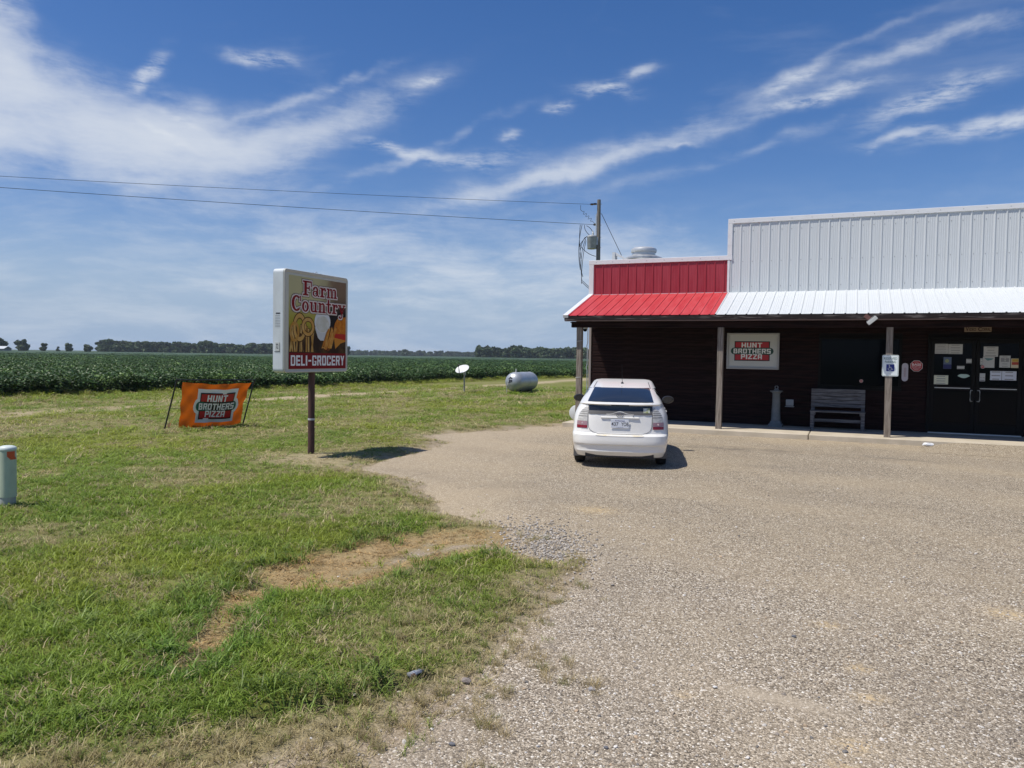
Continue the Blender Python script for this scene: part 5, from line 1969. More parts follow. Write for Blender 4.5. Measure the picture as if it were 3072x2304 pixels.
md = bodyo.modifiers.new('arch', 'BOOLEAN')
md.operation = 'DIFFERENCE'
md.object = cut
md.solver = 'EXACT'
md.material_mode = 'TRANSFER'
dg = bpy.context.evaluated_depsgraph_get()
me2 = bpy.data.meshes.new_from_object(bodyo.evaluated_get(dg))
bodyo.modifiers.clear()
bodyo.data = me2
bpy.data.objects.remove(cut)
me2.polygons.foreach_set('use_smooth', [True] * len(me2.polygons))
me2.set_sharp_from_angle(angle=rad(28))
bodyo.parent = CAR


def rpatch(name, zs, xl, xr, nx_, mat, off, parent, offz=0.0, smooth=True):
    """panel laid on the tail of the car between two side lines"""
    P_ = []
    for z in zs:
        a, c_ = xl(z), xr(z)
        P_.append([(a + (c_ - a) * i / nx_, rear_y(a + (c_ - a) * i / nx_, z) - off, z + offz) for i in range(nx_ + 1)])
    return MB().grid(P_).build(name, mat, parent, smooth=smooth, fix=False, angle=60)


# windows and lower glass panel of the hatch
gz = [1.165, 1.20, 1.24, 1.28, 1.32, 1.36, 1.385]
gx_ = cu([1.16, 1.385], [.585, .515])
rpatch('rear_window', gz, lambda z: -gx_(z), lambda z: gx_(z), 24, car_glass, .004, CAR, .006)
lz = [.955, .99, 1.02, 1.06, 1.106]
rpatch('lower_glass', lz, lambda z: -.555, lambda z: .555, 24, car_glass, .005, CAR)
rpatch('glass_band', [.952, .98, 1.012], lambda z: -.557, lambda z: .557, 24, grey_plastic, .008, CAR)
# raised badge mound over the lower glass
P_ = []
for k in range(13):
    x = -.24 + .04 * k
    hz = .962 + .048 * math.exp(-(x / .10) ** 2)
    P_.append([(x, rear_y(x, .93) - .002, .930), (x, rear_y(x, hz) - .0095, hz)])
MB().grid(P_).build('badge_mound', car_white, CAR, smooth=True, fix=False)
# spoiler lamp, added shade lip over the plate, plate, emblem, lock
rpatch('brake_lamp', [1.108, 1.120], lambda z: -.155, lambda z: .155, 6, plastic, .006, CAR)
m = MB()
P_ = []
for x in np.linspace(-.33, .33, 14):
    y = rear_y(x, .885)
    P_.append([(x, y + .01, .908), (x, y - .020, .902), (x, y - .021, .890), (x, y + .01, .872)])
m.grid(P_).build('plate_shade_lip', car_white, CAR, smooth=True)  # lip added so its overhang casts the shade of a plate recess
yb = rear_y(0, .80) - .018
plate = MB().box(-.158, .158, yb - .006, yb, .715, .868).build('licence_plate', M('plate_white', (.70, .73, .78), .4), CAR, bevel=.004)
pf = lambda u, v, d: (u, yb - .006 - d, .79 + v)
flat(text_polys('437', -.085, -.004, .125, .066, .012) + text_polys('YOB', .088, -.004, .125, .066, .012), pf, .001, 0).build('lettering', ink, plate)
flat(text_polys('Arkansas', 0, .056, .17, .026, .01) + text_polys('The Natural State', 0, -.060, .13, .012, .005), pf, .001, 0).build('lettering', M('plate_navy', (.03, .04, .2), .5), plate)
em = MB()
ye_ = rear_y(0, .935) - .022


def ell(cx, cz, rx, rz, th_, n=28):
    return [(cx + rx * math.cos(2 * math.pi * i / n), ye_, cz + rz * math.sin(2 * math.pi * i / n)) for i in range(n + 1)]


em.tube(ell(0, .938, .056, .038, 0), .0055, 6, caps=False)
em.tube(ell(0, .938, .020, .037, 0), .0045, 6, caps=False)
em.tube(ell(0, .956, .042, .0165, 0), .0045, 6, caps=False)
em.build('emblem', chrome, CAR, smooth=True)
MB().lathe([(.009, -.004), (.009, .004)], (.235, rear_y(.235, .93) - .004, .925), 10, 'y').build('lock', plastic, CAR)
rpatch('window_decal', [.985, 1.005, 1.03, 1.055, 1.07], lambda z: .405, lambda z: .52, 4, M('green_white_decal', (.62, .64, .60), .5, col2=(.30, .33, .12), scale=14), .010, CAR)
# hatch shut lines
m = MB()
for sx_ in (-1, 1):
    m.tube([(sx_ * x, rear_y(x, z) - .001, z) for x, z in ((.562, 1.15), (.562, 1.05), (.562, .95), (.560, .80), (.552, .72), (.525, .67), (.47, .635), (.40, .615))], .0035, 4)
m.tube([(x, rear_y(x, .607) - .001, .612) for x in np.linspace(-.40, .40, 14)], .0035, 4)
m.build('shut_line', plastic, CAR)
m = MB()
P_ = []
for x in np.linspace(-.42, .42, 14):
    P_.append([(x, rear_y(x, .575) - .004, .572 + .012 * (x / .42) ** 2), (x, rear_y(x, .60) - .004, .598)])
m.grid(P_).build('scuffed_sill', M('yellowed_bumper', (.66, .56, .36), .5, col2=(.74, .70, .60), scale=6, stretch=(1, 1, 3)), CAR, fix=False)
# tail lamps
for sx_ in (-1, 1):
    def xi(z):
        return .575

    def xo(z):
        return float(np.interp(z, [.70, .80, .90, .97, 1.03, 1.075], [.768, .766, .745, .715, .66, .60]))
    def lamp(name, zs, mat, off):
        a, c_ = (lambda z: xi(z)), (lambda z: xo(z))
        P_ = []
        for z in zs:
            P_.append([(sx_ * (a(z) + (c_(z) - a(z)) * i / 10), rear_y(a(z) + (c_(z) - a(z)) * i / 10, z) - off, z) for i in range(11)])
        return MB().grid(P_)
    lo = lamp('t', [.745, .78, .82, .86, .90, .94, .97, 1.0, 1.03, 1.055, 1.075], clear_lens, .008).build('taillight', clear_lens, CAR, smooth=True, fix=False, angle=70)
    lamp('t', [.698, .715, .735, .75], red_lens, .0095).build('red_lens', red_lens, lo, smooth=True, fix=False, angle=70)
    lamp('t', [.755, .78, .80, .82], red_lens, .0095).build('amber_lens', M('pink_lens', (.36, .22, .23), .15, metal=.1), lo, smooth=True, fix=False, angle=70)
    for zz in (.90, .94, .975, 1.005):
        lamp('t', [zz, zz + .010], plastic, .0098).build('lens_rib', grey_plastic, lo, fix=False)
    MB().lathe([(.016, -.004), (.012, .0)], (sx_ * .665, rear_y(.665, .785) - .012, .785), 10, 'y').build('bulb', M('bulb', (.7, .55, .55), .2), lo)


def side_x(y, z):
    w, n = HW(z), NS(z)
    a, c_ = YR(z), YFn(z)
    L_ = min(LR(z), (c_ - a) * .5)
    Lf = min(1.0, (c_ - a) * .5)
    if y < a + L_:
        q = max(0, min(1, 1 - (y - a) / L_))
        return w * (1 - q ** n) ** (1 / n)
    if y > c_ - Lf:
        q = max(0, min(1, 1 - (c_ - y) / Lf))
        return w * (1 - q ** 2.6) ** (1 / 2.6)
    return w


for sx_ in (-1, 1):
    for (nm, ya, yb_, rise) in (('side_window', .98, 1.28, 0), ('side_window', 1.32, 2.22, 0), ('side_window', 2.28, 3.10, 0)):
        P_ = []
        for k in range(9):
            z = 1.02 + (1.375 - 1.02) * k / 8
            row = []
            y_lo = max(ya, YR(z) + .42 if ya < 1.2 else ya)
            y_hi = min(yb_, YFn(z) - .42 + .10)
            if ya < 1.2:
                y_lo = min(y_lo, yb_ - .02)
            y_hi = max(y_hi, y_lo + .02)
            for i in range(7):
                y = y_lo + (y_hi - y_lo) * i / 6
                row.append((sx_ * (side_x(y, z) + .004), y, z + .002))
            P_.append(row)
        MB().grid(P_).build(nm, car_glass, CAR, smooth=True, fix=False)
    # mirror
    y0 = 2.95
    xb_ = side_x(y0, 1.05)
    mr = MB()
    mr.lathe([(.0, -.07), (.085, -.066), (.105, -.03), (.10, .03), (.06, .075), (.0, .085)], (0, 0, 0), 20, 'y', sx=1.18, sy=.78)
    mo = mr.build('mirror', plastic, CAR, smooth=True, loc=(sx_ * (xb_ + .19), y0, 1.09))
    MB().tube([(-sx_ * .16, .0, -.05), (-sx_ * .07, 0, -.03)], .028, 8).build('stalk', plastic, mo)
    MB().lathe([(.088, -.071), (.088, -.069)], (0, 0, 0), 20, 'y', sx=1.12, sy=.74).build('mirror_glass', car_glass, mo)
    # handles and door lines
    for y in (1.55, 2.42):
        MB().tube([(sx_ * (side_x(y, .93) + .012), y, .93), (sx_ * (side_x(y + .17, .93) + .014), y + .17, .935)], .014, 8).build('door_handle', car_white, CAR, smooth=True)
    m = MB()
    for (ya, yb_) in ((1.30, 1.26), (2.25, 2.25), (3.2, 3.25)):
        m.tube([(sx_ * (side_x(ya + (yb_ - ya) * k / 6, .36 + .64 * k / 6) + .0005), ya + (yb_ - ya) * k / 6, .36 + .64 * k / 6) for k in range(7)], .003, 4)
    m.build('door_line', plastic, CAR)
# windscreen
P_ = []
for k in range(7):
    z = 1.08 + .33 * k / 6
    w = min(.62, HW(z) - .09)
    row = []
    for i in range(15):
        x = -w + 2 * w * i / 14
        Lf = min(1.0, (YFn(z) - YR(z)) * .5)
        q = abs(x) / HW(z)
        row.append((x, YFn(z) - Lf * (1 - (1 - q ** 2.6) ** (1 / 2.6)) + .004, z + .004))
    P_.append(row)
MB().grid(P_).build('windscreen', car_glass, CAR, smooth=True, fix=False)
# roof seams, antenna
m = MB()
for sx_ in (-1, 1):
    pts = []
    for k in range(9):
        z = 1.375 + .10 * k / 8
        x = gx_(1.385) + .02 - .035 * k / 8
        pts.append((sx_ * x, rear_y(x, z) - .001, z + .002))
    m.tube(pts, .006, 4)
m.build('roof_moulding', plastic, CAR)
za = 1.455
ya_ = rear_y(0, za)
an_ = MB().tube([(0, ya_, za), (-.006, ya_ - .03, za + .18), (-.012, ya_ - .06, za + .37)], [.006, .004, .003], 6).build('antenna', plastic, CAR)
MB().lathe([(.032, -.01), (.026, .012), (.01, .035)], (0, ya_, za), 12).build('antenna_base', plastic, an_, smooth=True)
MB().lathe([(.012, 0), (.012, .008)], (0, rear_y(0, 1.41), 1.405), 8).build('washer_jet', plastic, CAR)
# wheels
for (wy, wz) in WH:
    for sx_ in (-1, 1):
        c_ = (sx_ * .745, wy, wz)
        prof = [(.20, -.09), (.27, -.098), (.305, -.085), (.315, -.05), (.315, .05), (.305, .085), (.27, .098), (.20, .09)]
        w_ = MB().lathe(prof, (0, 0, 0), 32, 'x').build('wheel', rubber, CAR, smooth=True, loc=c_)
        rim = MB().lathe([(.205, sx_ * .05), (.20, sx_ * .085), (.185, sx_ * .088), (.175, sx_ * .06), (.03, sx_ * .055)], (0, 0, 0), 28, 'x')
        for k in range(7):
            a = 2 * math.pi * k / 7
            d_ = Vector((0, math.cos(a), math.sin(a)))
            e_ = Vector((0, -math.sin(a), math.cos(a)))
            rim.obox(d_ * .11 + Vector((sx_ * .072, 0, 0)), (.010, 0, 0), d_ * .075, e_ * .022)
        rim.build('rim', alu, w_, smooth=True)
# bumper underside panel and mud flap
MB().box(-.60, .60, .10, .5, .19, .26).build('undertray', plastic, CAR)
for sx_ in (-1, 1):
    MB().box(sx_ * .74 - .10, sx_ * .74 + .10, .50, .515, .15, .36).build('mud_flap', grey_plastic, CAR)

# ------------------------------------------------------------------ pole sign
fs = thing('pole_sign', 'tall farm store sign with food picture on a brown pole', 'sign', (-9.17, 11.69, 0))
MB().tube([(0, 0, -.1), (0, 0, 1.66)], .062, 16).build('post', rust_post, fs, smooth=True)
MB().lathe([(.0645, .70), (.0645, .735)], (0, 0, 0), 16).build('tape_band', M('pale_tape', (.5, .5, .48), .6), fs, smooth=True)
# cabinet: rounded box, thickness along X
W2, Z0, Z1, TH = .935, 1.60, 3.43, .115


def cab(r_, sx_, grow_=0):
    return [(p_, q_ + (Z0 + Z1) / 2) for p_, q_ in rrect(W2 + grow_, (Z1 - Z0) / 2 + grow_, r_)]


MB().extrude(cab(.07, 0), -TH, TH, lambda p_, q_, s: (s, p_, q_)).build('cabinet', M('sign_cabinet', (.62, .66, .68), .5, col2=(.54, .57, .58), scale=3, stretch=(1, 1, .5)), fs, bevel=.008)
o_, i_ = cab(.07, 0), cab(.05, 0, -.05)
m = MB()
for (sgn) in (1,):
    P_ = [[(TH + .001, p_, q_) for p_, q_ in o_], [(TH + .02, p_, q_) for p_, q_ in cab(.065, 0, -.006)], [(TH + .02, p_, q_) for p_, q_ in cab(.055, 0, -.035)], [(TH + .004, p_, q_) for p_, q_ in cab(.05, 0, -.06)]]
    m.grid(P_, closed=True)
m.build('retainer_frame', M('cabinet_cream', (.50, .49, .42), .5), fs, smooth=True, angle=30)
FX0, FX1, FZ0, FZ1 = -.80, .88, 1.665, 3.33     # printed face, u along +Y
fm = bpy.data.materials.new('sign_print')
fm.use_nodes = True
b = NB(fm.node_tree)
p = fm.node_tree.nodes['Principled BSDF']
gco = b.n('ShaderNodeTexCoord').outputs['Object']
sxyz = b.n('ShaderNodeSeparateXYZ')
b.put(sxyz.inputs[0], gco)
uu = b.remap(sxyz.outputs[1], FX0, FX1, 0, 1, False)
vv = b.remap(sxyz.outputs[2], FZ0, FZ1, 0, 1, False)
nz = b.noise(gco, 3.0, 4, .6)
c = b.mix(b.remap(vv, .50, .80), (0.40, 0.34, 0.035), (0.52, 0.47, 0.24))
c = b.mix(b.remap(b.math('ADD', uu, b.math('MULTIPLY', nz, .3)), .62, 1.0), c, (0.22, 0.14, 0.08))
dk = b.math('MULTIPLY', b.remap(b.math('SUBTRACT', uu, b.math('MULTIPLY_ADD', vv, .62, .12)), -.08, .18), b.remap(vv, .86, .60))
c = b.mix(dk, c, (0.012, 0.010, 0.009))
c = b.mix(b.remap(vv, .50, .36), c, b.mix(b.remap(nz, .4, .6), (0.030, 0.016, 0.008), (0.09, 0.05, 0.015)))
b.put(p.inputs['Base Color'], c)
p.inputs['Roughness'].default_value = .5
p.inputs['Specular IOR Level'].default_value = .15
MB().box(TH + .004, TH + .008, FX0 - .085, FX1 + .012, FZ0 - .022, FZ1 + .03).build('face_border', M('face_cream', (.56, .55, .44), .4), fs)
MB().box(TH + .0085, TH + .011, FX0, FX1, FZ0, FZ1).build('face', fm, fs)


def sf(u, v, d):
    return (TH + .011 + d, FX0 + u * (FX1 - FX0), FZ0 + v * (FZ1 - FZ0))


def art(polys, name, col, off, step=.00012, rough=.55, col2=None, scale=8):
    flat(polys, sf, off, step).build(name, M('print_' + name + '_%d' % int(off * 1e5), col, rough, col2=col2, scale=scale, spec=.15), fs)


# food picture
fries_ = []
rr = random.Random(11)
for k in range(11):
    u = .01 + .42 * (k / 11) + rr.uniform(-.012, .012)
    ln = rr.uniform(.16, .30)
    tl = rr.uniform(-.05, .05)
    w_ = rr.uniform(.020, .030)
    fries_.append([(u, .185), (u + w_, .185), (u + w_ + tl, .185 + ln), (u + tl, .185 + ln)])
art([grow(p_, .007) for p_ in fries_], 'fries_shadow', (.07, .03, .01), .0007)
art(fries_[::2], 'fries', (.50, .28, .06), .0010, col2=(.62, .40, .14))
art(fries_[1::2], 'fries', (.38, .18, .03), .0016, col2=(.55, .33, .10))
art(arc(.175, .45, .115, .162, 0, 360, .058, .07, 24), 'ring_shadow', (.10, .045, .012), .0019)
art(arc(.175, .45, .105, .15, 0, 360, .038, .045, 24), 'onion_ring', (.60, .34, .08), .0022, col2=(.58, .34, .10))
art(arc(.315, .46, .114, .112, 0, 360, .054, .058, 24), 'ring_shadow', (.12, .055, .015), .0025)
art(arc(.315, .46, .105, .10, 0, 360, .036, .035, 24), 'onion_ring', (.55, .28, .05), .0028, col2=(.60, .36, .12))
art(arc(.09, .40, .08, .11, 0, 360, .030, .032, 20), 'onion_ring', (.50, .24, .04), .0034, col2=(.50, .28, .08))
art([[(.43, .46), (.70, .46), (.645, .345), (.60, .315), (.53, .315), (.485, .345)]], 'sauce_cup', (.62, .62, .58), .0030)
art([disc(.565, .525, .142, 24, .125)], 'sauce_cup', (.72, .72, .68), .0036)
art([disc(.565, .50, .118, 24, .092)], 'sauce', (.60, .58, .46), .0042, col2=(.68, .67, .58))
strips_ = []
for k in range(12):
    u = .54 + .20 * (k / 12) + rr.uniform(-.02, .02)
    v0 = .19 + rr.uniform(0, .10)
    strips_.append([(u, v0), (u + .035, v0), (u + .075 + .04, v0 + rr.uniform(.16, .24)), (u + .085, v0 + rr.uniform(.16, .24))])
art([grow(p_, .008) for p_ in strips_], 'strip_shadow', (.16, .04, .01), .0027)
art(strips_[::2], 'chicken_strip', (.58, .24, .03), .0030, col2=(.66, .36, .08))
art(strips_[1::2], 'chicken_strip', (.48, .15, .02), .0036, col2=(.62, .30, .06))
bun = [(.77, .40), (.77, .46), (.79, .52), (.84, .575), (.91, .60), (.955, .595), (.998, .60), (.998, .40)]
art([bun], 'burger_bun', (.62, .22, .02), .0030, col2=(.50, .14, .01), scale=14)
art([[(.77, .40), (.998, .40), (.998, .325), (.79, .33)]], 'tomato', (.48, .03, .015), .0036)
art([[(.775, .355), (.998, .325), (.998, .315), (.90, .29), (.80, .225)]], 'cheese', (.60, .24, .03), .0042)
# words
po, wd = layout('Farm', SERIF, SWID, .04)
farm = fit(po, wd, .215, .800, .61, .160)
po, wd = layout('Country', SERIF, SWID, .035)
cnt_ = fit(po, wd, .035, .625, .95, .165)
# the words dip a little towards the right, as printed
art([grow(p_, .019) for p_ in farm + cnt_], 'word_shadow', (.16, .12, .08), .0050)
art([grow(p_, .013) for p_ in farm + cnt_], 'word_outline', (.70, .60, .52), .0062)
flat(farm + cnt_, sf, .0075, .00012).build('lettering', M('word_maroon', (.23, .010, .012), .55, spec=.15), fs)
art([rect(0, 0, 1, .175)], 'lower_band', (.20, .008, .010), .0052, 0)
po, wd = layout('DELI-GROCERY', BLOCK, WID, .14)
flat(fit(po, wd, .03, .035, .94, .112), sf, .0062, .0002).build('lettering', letter_white, fs)
# hooks on top, labels on the narrow side
MB().tube([(0, .12 + .025 * math.cos(a), Z1 + .02 + .025 * math.sin(a)) for a in [2 * math.pi * i / 12 for i in range(13)]], .006, 6).build('lifting_eye', galv, fs)
MB().lathe([(.018, -.004), (.018, .02)], (0, .02, Z1), 8).lathe([(.018, -.004), (.018, .02)], (0, .24, Z1), 8).build('bolt', plastic, fs)
yk = -W2 - .0008


def sd_(u, v, d):
    return (u, yk - d, v)


flat([rect(-.045, 2.63, .05, 2.655)], sd_, .001, 0).build('maker_label', ink, fs)
flat([rect(-.06, 2.60 - i * .028, .05, 2.608 - i * .028) for i in range(8)], sd_, .001, 0).build('print_lines', ink_soft, fs)
MB().box(-.055, .035, yk - .004, yk - .0005, 1.985, 2.135).build('switch_label', sign_white, fs)
flat(text_polys('72', -.01, 2.065, .05, .09, .01) + [rect(-.07, 1.965, .05, 1.975), rect(.038, 1.97, .046, 2.13)], sd_, .0055, .0002).build('print_marks', ink, fs)

# ------------------------------------------------------------------ banner on its frame
A_ = Vector((-15.12, 13.68, 0))
B_ = Vector((-14.42, 15.55, 0))
bd = (B_ - A_)
bl_ = bd.length
bd.normalize()
lean = Vector((.40, .02, 1.26))
bn_ = bd.cross(lean).normalized()          # faces the lot
bs = thing('banner_stand', 'orange pizza banner sagging in a leaning black frame on the grass', 'banner', A_)


def bp(u, v, d=0.0):
    """u along the frame in metres, v along the legs 0..1"""
    q = bd * u + lean * v + bn_ * d
    return (q.x, q.y, q.z)


MB().tube([bp(0, -.03), bp(0, 1.0)], .019, 8).build('leg', black_m, bs, smooth=True)
MB().tube([bp(bl_, -.03), bp(bl_, .98)], .019, 8).build('leg', black_m, bs, smooth=True)
MB().tube([bp(-.02, 1.0), bp(bl_ + .02, .98)], .017, 8).build('top_bar', black_m, bs, smooth=True)


def sheet(s, t_):
    """s,t in 0..1 across the sagging cloth -> frame coordinates"""
    u0 = .13 - .02 * (1 - t_) + .02 * math.sin(6 * t_)
    ul = .15 + .19 * (1 - t_)
    ur = bl_ - (.07 + .05 * math.sin(math.pi * t_))
    u = ul + (ur - ul) * s
    top = .955 - .035 * math.sin(math.pi * s) - .025 * s
    bot = .020 + .055 * s + .03 * math.sin(2.2 * math.pi * s) * .5
    v = bot + (top - bot) * t_
    d = .05 * math.sin(math.pi * s) * math.sin(math.pi * t_) + .022 * math.sin(9 * s + 3 * t_) * (1 - t_ * .5)
    edge_ = max(abs(s - .53) / .5, abs(t_ - .5) / .5)
    d += .020 * math.sin(24 * s - 15 * t_) * min(1.0, max(0.0, (edge_ - .55) / .3)) + .016 * math.sin(13 * s + 21 * t_) * min(1.0, max(0.0, (edge_ - .6) / .3))
    return u, v, d


P_ = []
for j in range(21):
    P_.append([bp(*sheet(i / 40, j / 20)) for i in range(41)])
cloth = MB().grid(P_).build('banner_cloth', orange, bs, smooth=True, fix=False)


def bf(u, v, d):
    """logo coordinates (width 1 = .5 of the cloth) onto the cloth"""
    s, t_ = .535 + u / 1.34, .50 + v / .66
    a, c_, e_ = sheet(s, t_)
    return bp(a, c_, e_ + .010 + d * 4.5)


pizza_logo(bs, bf, .70, outline=.075, band=M('banner_green', (0.010, 0.11, 0.065), .6))
for (s, t_, u, v) in ((0, 1, 0, .99), (1, 1, bl_, .97), (0, .45, 0, .45), (1, .5, bl_, .5), (.5, 1, bl_ * .5, .99), (.25, 1, bl_ * .25, .995), (.75, 1, bl_ * .75, .985), (1, 0, bl_, .05)):
    a, c_, e_ = sheet(s, t_)
    MB().tube([bp(a, c_, e_), bp(u, v, .02)], .006, 6).build('bungee_cord', black_m, bs)
MB().add([bp(.02, .16, .03), bp(.10, .185, .05), bp(.095, .10, .06), bp(.05, .075, .04)], [(0, 1, 2, 3)]).add([bp(.085, .185, .03), bp(.10, .185, .03), bp(.19, .36, .03), bp(.18, .36, .03)], [(0, 1, 2, 3)]).build('torn_flap', M('pale_orange_cloth', (.72, .42, .20), .7, transl=.4), bs, fix=False)

# ------------------------------------------------------------------ utility marker, dish, tank
um = thing('utility_pedestal', 'pale green round utility pedestal with orange sticker on the lawn', 'utility post', (-9.25, 6.05, .02))
MB().lathe([(.087, -.05), (.087, .145)], (0, 0, 0), 24).build('base', M('pale_grey_base', (.42, .44, .40), .7, col2=(.35, .34, .29), scale=6), um, smooth=True)
MB().lathe([(.094, .146), (.094, .715)], (0, 0, 0), 24).build('sleeve', pale_green, um, smooth=True)
MB().lathe([(.099, .716), (.099, .735), (.085, .752), (.05, .763), (.005, .768)], (0, 0, 0), 24).build('cap', M('cap_grey', (.60, .66, .62), .5), um, smooth=True)
P_ = []
for z in (.60, .64, .70):
    a0 = -36 if z > .62 else -14
    P_.append([(.0955 * math.cos(rad(a0 + k * 5)), .0955 * math.sin(rad(a0 + k * 5)), z) for k in range(12)])
MB().grid(P_).build('sticker', orange_st, um, smooth=True, fix=False)

sd = thing('satellite_dish', 'white satellite dish on a thin pole at the edge of the crop', 'satellite dish', (-17.95, 35.15, 0))
MB().tube([(0, 0, -.1), (0, 0, 1.06)], .036, 10).build('pole', M('grey_steel', (.35, .33, .30), .6), sd, smooth=True)
dm = MB()
prof = [(0.001, .0), (.12, .012), (.24, .042), (.33, .085), (.345, .092), (.34, .10), (.24, .058), (.12, .026), (.001, .012)]
dm.lathe(prof, (0, 0, 0), 28, 'z', sx=1.15, sy=.95)
dish = dm.build('reflector', M('dish_white', (.72, .72, .70), .45), sd, smooth=True, loc=(-.06, -.06, 1.20))
dnrm = Vector((-.12, -.63, .77)).normalized()
dish.rotation_euler = dnrm.to_track_quat('Z', 'Y').to_euler()
ddn = (Vector((0, 0, -1)) - dnrm * Vector((0, 0, -1)).dot(dnrm)).normalized()
dc = Vector((-.06, -.06, 1.20))
q0, q1 = dc + ddn * .33, dc + dnrm * .42 + ddn * .10
MB().tube([tuple(dc + ddn * .22 - dnrm * .03), tuple(q0 + dnrm * .06), tuple(q1)], .022, 8).build('feed_arm', plastic, sd)
MB().obox(tuple(q1), (.04, 0, 0), (0, .05, 0), (0, 0, .04)).build('feed_horn', plastic, sd, bevel=.01)
MB().lathe([(.06, .98), (.06, 1.12)], (0, 0, 0), 10).build('mount', galv, sd)

tk = thing('propane_tank', 'silver propane tank lying on low feet in the grass', 'tank', (-15.72, 36.1, 0))
TR, TL, TZ = .50, 2.75, .63
prof = [(.004, 0)] + [(TR * math.sin(rad(a)), .40 * (1 - math.cos(rad(a)))) for a in range(10, 91, 8)] + [(TR, .42), (TR, TL - .42)] + [(TR * math.cos(rad(a)), TL - .40 + .40 * math.sin(rad(a))) for a in range(2, 90, 8)] + [(.004, TL)]
MB().lathe(prof, (0, 0, TZ), 32, 'y').build('shell', tank_m, tk, smooth=True, angle=60)
for y in (.62, 2.05):
    MB().box(-.30, .30, y - .05, y + .05, .06, .30).build('foot', M('dark_steel', (.05, .05, .05), .7), tk, bevel=.01)
    MB().box(-.42, .42, y - .18, y + .18, -.02, .058).build('pad', concrete, tk, bevel=.01)
MB().lathe([(.035, TZ + TR - .02), (.035, TZ + TR + .13), (.045, TZ + TR + .135), (.045, TZ + TR + .17)], (0, .55, 0), 12).build('riser_valve', alu, tk, smooth=True)
for y in (.42, TL - .42, TL * .5):
    MB().lathe([(TR + .0005, -.008), (TR + .004, -.004), (TR + .004, .004), (TR + .0005, .008)], (0, y, TZ), 32, 'y').build('weld_seam', tank_m, tk, smooth=True)
m = MB()
for (x, z, w_, h_) in ((-.14, .80, .05, .03), (-.08, .84, .05, .05), (-.02, .82, .05, .03), (-.12, .70, .035, .06), (-.04, .72, .07, .03), (-.09, .64, .06, .03), (0.0, .68, .03, .05), (-.15, .60, .04, .02)):
    yv = .40 * (1 - math.sqrt(max(0, 1 - ((x ** 2 + (z - TZ) ** 2) / TR ** 2)))) - .004
    m.box(x - w_, x + w_, yv - .004, yv, z - h_, z + h_)
m.build('peeling_mark', M('dark_mark', (.04, .04, .05), .7), tk)
MB().tube([(-.22, -.10, -.05), (-.22, -.10, .46), (-.18, -.02, .55)], .022, 8).build('supply_pipe', M('grey_steel', (.35, .33, .30)), tk, smooth=True)
MB().box(-.62, -.20, -.22, .12, -.02, .05).build('splash_block', concrete, tk, bevel=.008)

# ------------------------------------------------------------------ utility pole and lines
UPX, UPY = -13.38, 42.95
H_ = 11.05
up_ = thing('utility_pole', 'wooden utility pole rising behind the red parapet', 'utility pole', (UPX, UPY, 0))
MB().tube([(0, 0, -.2), (.03, 0, 5.5), (.0, 0, H_)], [.165, .135, .10], 14).build('shaft', pole_wood, up_, smooth=True)
Rv = Vector((math.cos(YAW), math.sin(YAW), 0))       # along the road, roughly
m = MB()
for k, z in ((-.40, 10.78), (-.22, 10.80)):
    q = Rv * k
    m.lathe([(.05, -.05), (.11, -.03), (.07, 0), (.11, .03), (.05, .05)], (q.x, q.y, z), 12)
m.build('insulator', porcelain, up_, smooth=True)
MB().tube([tuple(Rv * -.10 + Vector((0, 0, 10.80))), tuple(Rv * -.5 + Vector((0, 0, 10.78)))], .02, 6).build('insulator_pin', galv, up_)
MB().lathe([(.07, -.05), (.09, 0), (.07, .05)], (Rv.x * -.22, Rv.y * -.22, 9.62), 12).build('spool_insulator', plastic, up_, smooth=True)
MB().box(-.13, -.09, -.14, -.10, 8.4, 10.2).build('ground_moulding', M('pale_strip', (.55, .55, .52), .6), up_)
m = MB()
for z in (10.8, 10.25, 9.6, 8.9, 8.3):
    m.tube([tuple(Rv * -.15 + Vector((0, 0, z))), tuple(Rv * .17 + Vector((0, 0, z)))], .014, 6)
m.build('through_bolt', galv, up_)
tf = thing('transformer', 'grey can transformer hung on the utility pole', 'transformer', (UPX + Rv.x * -.36, UPY + Rv.y * -.36, 8.22))
MB().lathe([(.25, 0), (.265, .03), (.28, .62), (.30, .66), (.30, .70), (.26, .76), (.10, .80)], (0, 0, 0), 22).build('can', M('transformer_grey', (.42, .44, .44), .5, col2=(.32, .33, .33), scale=5), tf, smooth=True)
MB().lathe([(.05, .78), (.07, .83), (.05, .86), (.07, .90), (.04, .97), (.02, 1.05)], (.05, 0, 0), 12).build('bushing', sign_white, tf, smooth=True)
MB().obox(tuple(Rv * .27 + Vector((0, 0, .45))), tuple(Rv * .06), (-.05, .1, 0), (0, 0, .22)).build('bracket', galv, tf)
wire_m = M('dark_wire', (.03, .03, .035), .6)


def cat_wire(a, c_, sag, n=24):
    a, c_ = Vector(a), Vector(c_)
    return [tuple(a.lerp(c_, i / n) - Vector((0, 0, sag * 4 * (i / n) * (1 - i / n)))) for i in range(n + 1)]


